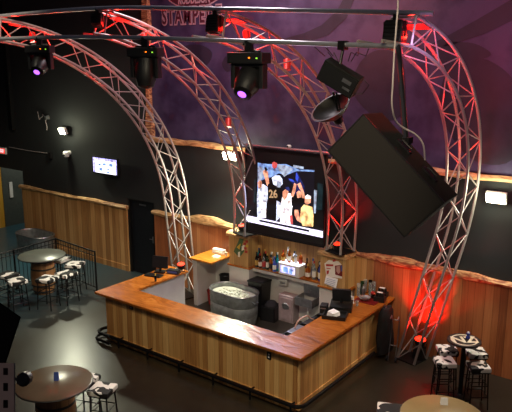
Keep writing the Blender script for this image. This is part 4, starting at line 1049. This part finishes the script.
b.tube([(-.07, .06, .8), (.07, .06, .8)], .01, 6).tube([(-.07, -.03, .3), (.07, -.03, .3)], .01, 6); b.ob('frame', 'steel', t, True)
for dx in (-.09, .09): B().lathe([(.05, -.015), (.05, .015)], 14, M=Matrix.Translation((dx, -.12, .05)) @ Euler((0, PI/2, 0)).to_matrix().to_4x4()).ob('wheel', 'rubber', t)

# ------------------------------------------------------------------ red uplights at the arch feet
def uplight(P, label, aim, power, sz=.1):
    t = thing('red_uplight', label, 'uplight', P, 0, 'red uplights at the feet of the arches')
    q = Vector(aim).normalized().to_track_quat('Z', 'Y').to_matrix().to_4x4(); T = Matrix.Translation((0, 0, .1)) @ q
    B().lathe([(sz*.5, -.06), (sz*.8, -.04), (sz, .05), (sz, .07)], 18, M=T).ob('lamp_housing', 'black_plastic', t, True)
    B().lathe([(sz*.9, .072), (sz*.85, .078)], 18, M=T).ob('lens', 'red_glow', t, True)
    B().tube([(-sz-.015, 0, .1), (-sz-.015, 0, .008), (sz+.015, 0, .008), (sz+.015, 0, .1)], .008, 6).ob('bracket', 'black_metal', t)
    return P
UL = []
UL.append(uplight((-9.87, 10.2, TZ), 'red uplight glowing on the tip of the left bar wing', (.1, -.2, 1), 1, .09))
def on_pillar(x, y, lab, sz):
    p = onY(x, y, 11.26)
    return uplight((p.x, 11.26, 1.9), lab, (.1, -.15, 1), 1, sz)
UL.append(on_pillar(242, 225, 'red uplight glowing on top of the stickered pillar', .085))
UL.append(on_pillar(337, 247, 'red uplight glowing on top of the postered pillar', .09))
p = onZ(421, 343, 0)
UL.append(uplight((-4.6, 11.38, .26), 'bright red uplight near the floor between the feet of the leaning right arch', (.1, -.12, 1), 1, .12))
tag(B((-4.62, 11.36, 0)).box(-4.7, -4.5, 11.29, 11.47, .022, .26, bev=.01).ob('equipment_box', 'black_plastic'), 'small black box under the bright red uplight on the floor', 'box')

# ------------------------------------------------------------------ railing
t = thing('metal_railing', 'black metal railing with thin upright bars cornering round the left barrel table', 'railing', (-14.5, 10.2, 0))
A0, A1, A2 = Vector((-12.72, 10.05, 0)), Vector((-14.52, 10.2, 0)), Vector((-14.42, 7.6, 0)); o_ = Vector((-14.5, 10.2, 0))
def fence(a, c):
    n = int((c-a).length/.115); r = B(o_)
    for k in range(1, n):
        p = a.lerp(c, k/n); B(o_).tube([p+Vector((0, 0, .09)), p+Vector((0, 0, 1.03))], .008, 5).ob('upright_bar', 'black_metal', t)
    r.tube([a+Vector((0, 0, 1.04)), c+Vector((0, 0, 1.04))], .02, 6).tube([a+Vector((0, 0, .09)), c+Vector((0, 0, .09))], .014, 6).tube([a+Vector((0, 0, .93)), c+Vector((0, 0, .93))], .012, 6)
    r.ob('rail', 'black_metal', t)
fence(A0, A1); fence(A1, A2)
for p in (A0, A1, A2, (A1+A2)/2): B(o_).tube([p, p+Vector((0, 0, 1.06))], .024, 8).box(p.x-.06, p.x+.06, p.y-.06, p.y+.06, 0, .012).ob('post', 'black_metal', t)

# ------------------------------------------------------------------ tub at the far left
t = thing('stock_tank', 'empty galvanized oval tank against the boards at the far left', 'tank', (-16.85, 11.12, 0), R(0))
B().stadium(1.35, .72, [(-.03, 0), (-.03, .02), (0, .2), (-.005, .22), (.005, .24), (.01, .42), (.02, .6), (-.0, .6), (-.02, .42), (-.04, .05), (-.2, .045), (-.35, .045)], 14, cap=False).ob('shell', 'galv', t, True)
s_ = []
for sgn in (1, -1):
    for k in range(13):
        a = -PI/2+PI*k/12+(0 if sgn == 1 else PI); s_.append((sgn*.315+.38*math.cos(a), .38*math.sin(a), .6))
B().tube(s_, .02, 6, closed=True).ob('rim', 'steel', t, True)

# ------------------------------------------------------------------ tables and stools
def barrel_table(x, y, label, top, h=.98, r=.57):
    t = thing('barrel_table', label, 'table', (x, y, 0), 0, 'round tables on wooden barrels')
    B().lathe([(r-.01, h-.035), (r, h-.03), (r, h-.006), (r-.008, h)], 48).ob('tabletop', top, t, True)
    B().tube([((r+.002)*math.cos(2*PI*k/40), (r+.002)*math.sin(2*PI*k/40), h-.02) for k in range(40)], .012, 6, closed=True).ob('rim', 'barrel_hoop', t, True)
    br = B().lathe([(.24, 0), (.27, .12), (.3, .3), (.31, .45), (.3, .6), (.27, .8), (.25, h-.035)], 28).ob('barrel', 'barrel_wood', t, True)
    for z, rr in ((.08, .262), (.24, .293), (.66, .294), (.84, .268)):
        B().lathe([(rr, z-.02), (rr+.006, z-.02), (rr+.006, z+.02), (rr, z+.02)], 28, cap=False).ob('hoop', 'barrel_hoop', br, True)
    return t
barrel_table(-13.72, 9.2, 'round grey table on a barrel inside the railing at the left', 'table_grey')
barrel_table(-7.94, 5.37, 'round dark brown table on a barrel at the bottom left', 'table_brown')
barrel_table(-2.86, 8.03, 'round tan-topped table cut off by the bottom edge at the right', 'table_tan')
# round pub table with emblem
PX, PY, PH = -3.44, 10.46, 1.06
t = thing('pub_table', 'small black round pub table with a cream emblem, amid four cowhide stools', 'table', (PX, PY, 0))
B().lathe([(.275, PH-.035), (.288, PH-.02), (.283, PH)], 40).ob('tabletop', 'table_black', t, True)
em = B(); n = 40
for k in range(n):
    a, c = 2*PI*k/n, 2*PI*(k+1)/n
    em.poly([(.2*math.cos(a), .2*math.sin(a), PH+.001), (.2*math.cos(c), .2*math.sin(c), PH+.001), (.228*math.cos(c), .228*math.sin(c), PH+.001), (.228*math.cos(a), .228*math.sin(a), PH+.001)])
em.ob('emblem_ring', 'cream', t)
text_mesh('emblem', 'NZ', .34, 'cream', Matrix.Translation((0, 0, PH+.0015)) @ Euler((0, 0, R(37))).to_matrix().to_4x4(), t, ext=.0005, offset=.01, sx=.9)
B().tube([(0, 0, .02), (0, 0, PH-.03)], .04, 12).ob('pedestal', 'black_metal', t, True)
B().lathe([(.2, 0), (.2, .015), (.06, .04), (.045, .06)], 24).ob('base', 'black_metal', t, True)
t = thing('candle_holder', 'small blue-grey candle glass on the black pub table', 'candle', (PX+.03, PY+.1, PH+.0025)); B().lathe([(.035, 0), (.04, .03), (.025, .05), (.035, .1)], 12).ob('holder', 'g_blue', t, True); B().lathe([(.02, .1), (.02, .12)], 10).ob('candle', 'white_plastic', t)
def stool0():
    t = thing('bar_stool', 'x', 'stool', (0, 0, 0), 0, 'cowhide bar stools')
    B().box(-.2, .2, -.2, .2, .675, .755, bev=.03).ob('seat', 'cowhide', t, True)
    B().box(-.185, .185, -.185, .185, .655, .68).ob('seat_frame', 'black_metal', t)
    for sx in (-1, 1):
        for sy in (-1, 1): B().tube([(sx*.15, sy*.15, .66), (sx*.185, sy*.185, 0)], .014, 6).ob('leg', 'black_metal', t)
    for z, o in ((.22, .172), (.42, .162)):
        c = [(-o, -o, z), (o, -o, z), (o, o, z), (-o, o, z)]
        for k in range(4): B().tube([c[k], c[(k+1) % 4]], .009, 5).ob('rung', 'black_metal', t)
    return t
st = [(-13.72, 8.22, 10, 'cowhide stool at the left barrel table, leftmost and nearest the image edge'),
      (-13.16, 8.1, -12, 'cowhide stool at the left barrel table, in front of its barrel to the left'),
      (-12.72, 8.62, 20, 'cowhide stool at the left barrel table, in front of its barrel to the right'),
      (-12.66, 9.12, 5, 'cowhide stool at the left barrel table, nearest the left corner of the bar'),
      (-13.1, 9.72, 30, 'cowhide stool behind the left barrel table next to the railing, right one'),
      (-13.76, 9.76, 10, 'cowhide stool mostly hidden behind the left barrel table top'),
      (-7.56, 5.97, 22, 'cowhide stool with full seat showing right of the bottom left table'),
      (-8.03, 6.02, 22, 'cowhide stool peeking out from behind the bottom left table'),
      (-3.78, 10.62, 37, 'cowhide stool at the black pub table, back left'),
      (-3.64, 10.14, 37, 'cowhide stool at the black pub table, front left'),
      (-3.33, 10.82, 37, 'cowhide stool at the black pub table, back right'),
      (-3.12, 10.32, 37, 'cowhide stool at the black pub table, front right'),
      (-3.66, 8.1, 25, 'cowhide stool at the left side of the tan table, cut by the bottom edge')]
s0 = stool0()
for i, (x, y, a, lab) in enumerate(st):
    if i == 0: s0.location = (x, y, 0); s0.rotation_euler = (0, 0, R(a)); s0['label'] = lab
    else:
        q = dup(s0, (x, y, 0), R(a), lab)
        if x > -4 and y > 9: q.scale = (.84, .84, 1)
        if -8.2 < x < -7: q.scale = (.9, .9, 1)
t = thing('menu_card', 'small blue and white folded card standing on the dark brown table', 'card', (-7.96, 5.43, .98), R(40))
B().hexa([(-.035, -.03, 0), (.035, -.03, 0), (.035, -.0, .13), (-.035, -.0, .13), (-.035, .03, 0), (.035, .03, 0), (.035, .003, .13), (-.035, .003, .13)]).ob('card', 'lab_blue', t)
B().box(-.02, .02, -.024, -.02, .05, .09, RM(R(-13), 0, 0, (0, .0, 0))).ob('card_print', 'paper', t)
p = onZ(444, 404, .98); t = thing('menu_card', 'small white card standing on the tan table at the bottom right', 'card', (p.x, p.y, .98), R(30))
B().hexa([(-.05, -.03, 0), (.05, -.03, 0), (.05, -.0, .1), (-.05, -.0, .1), (-.05, .03, 0), (.05, .03, 0), (.05, .003, .1), (-.05, .003, .1)]).ob('card', 'paper', t)
B().box(-.03, .03, -.026, -.022, .03, .05, RM(R(-16), 0, 0)).ob('card_print', 'lab_blue', t)

# ------------------------------------------------------------------ light
def light(kind, loc, power, col, size=.3, aim=None, spot=90, blend=.5, name='light', sizey=None):
    l = bpy.data.lights.new(name, kind); l.energy = power; l.color = col
    if kind == 'AREA': l.size = size; 
    if kind == 'AREA' and sizey: l.shape = 'RECTANGLE'; l.size_y = sizey
    elif kind != 'AREA': l.shadow_soft_size = size
    if kind == 'SPOT': l.spot_size = R(spot); l.spot_blend = blend
    o = bpy.data.objects.new(name, l); C.objects.link(o); o.location = loc
    if aim is not None: o.rotation_euler = (Vector(aim)-Vector(loc)).to_track_quat('-Z', 'Y').to_euler()
    return o
WARM = (1, .9, .72); RED = (1, .012, .006)
light('SPOT', (F1.x, WY-.3, F1.z), 320, (1, 1, .75), .1, (F1.x+2.5, 5.5, 0), 150, .6, 'flood_lamp_light')
light('SPOT', (F2.x, WY-.42, F2.z+.0), 750, (1, 1, .78), .14, (F2.x, 7.5, 0), 150, .6, 'flood_lamp_light')
light('SPOT', (F3.x, WY-.32, F3.z), 130, (1, .97, .82), .12, (F3.x-.3, 8, 0), 150, .6, 'flood_lamp_light')
for f in (F1, F2, F3): light('POINT', (f.x, WY-.4, f.z+.02), 34, (1, 1, .7), .12, name='flood_spill')
light('SPOT', (-2.2, 2.6, 8.6), 1550, (1, .86, .6), .35, (-7.3, 9.4, .7), 56, .6, 'overhead_light')
light('SPOT', (-6.5, 1.2, 8.4), 260, (1, .9, .7), .3, (-8.6, 7.6, 0), 70, .8, 'overhead_light')
light('SPOT', (-11.0, 5.0, 8.6), 720, (1, .9, .66), .35, (-15.0, 11.4, .6), 66, .7, 'overhead_light')
light('SPOT', (-1.6, 6.2, 8.4), 420, (1, .78, .55), .35, (-3.6, 11.4, .6), 60, .7, 'overhead_light')
light('AREA', (-7.8, 9.4, 8.8), 170, (1, .9, .95), 1.0, (-7.8, 10.9, 0), name='overhead_light')  # unseen soft fill added to brighten the inside of the bar
light('POINT', (-19.2, 13.6, 3.4), 120, (1, .95, .8), .3, name='hall_fill')  # unseen light added to brighten the passage
light('POINT', (.8, -.4, 6.6), 22, (1, .75, .6), .2, name='gallery_fill')  # unseen fill added near the camera to brighten the strut
light('SPOT', (-5.8, 8.2, 6.9), 420, (1, .2, .12), .25, (-6.8, WY, 6.9), 80, 1, 'red_wash')
light('SPOT', (-9.5, 7.6, 6.1), 95, (.85, .7, .95), .12, (-10.9, WY, 4.9), 60, 1, 'violet_wash')
light('SPOT', (-3.4, 8.0, 6.0), 120, (.7, .36, .85), .25, (-4.2, WY, 5.0), 90, 1, 'magenta_wash')
light('SPOT', (-2.4, 8.4, 6.9), 190, (1, .22, .18), .25, (-3.6, WY, 6.9), 80, 1, 'red_wash')
light('SPOT', (-8.6, 8.0, 6.6), 190, (1, .36, .36), .25, (-9.6, WY, 6.9), 90, 1, 'red_wash')
for P_, pw in zip(UL, (60, 55, 75, 110)):
    P_ = Vector(P_)+Vector((0, 0, .24)); light('SPOT', P_+Vector((0, -.05, 0)), pw*2, RED, .06, (P_.x+.2, P_.y+.12, P_.z+4), 110, .8, 'red_uplight_beam')
for k, i, pw in (('A', -2, 22), ('A', -6, 20), ('A', -11, 8), ('B', -2, 22), ('B', -6, 20), ('B', -11, 6), ('C', -2, 24), ('C', -6, 20), ('C', -11, 5), ('D', -2, 30), ('D', -7, 20), ('D', -12, 14), ('D', -18, 7)):
    light('POINT', chordpt(k, i), pw, RED, .04, name='arch_red_lamp')
light('AREA', (-7.9, SY-.12, 2.95), 42, (.6, .62, 1), 1.6, (-7.6, 7, 1.0), name='screen_glow', sizey=1.2)
w = bpy.data.worlds.new('world'); SC.world = w; w.use_nodes = True
bg = w.node_tree.nodes['Background']; bg.inputs[0].default_value = (.55, .6, .8, 1); bg.inputs[1].default_value = .035
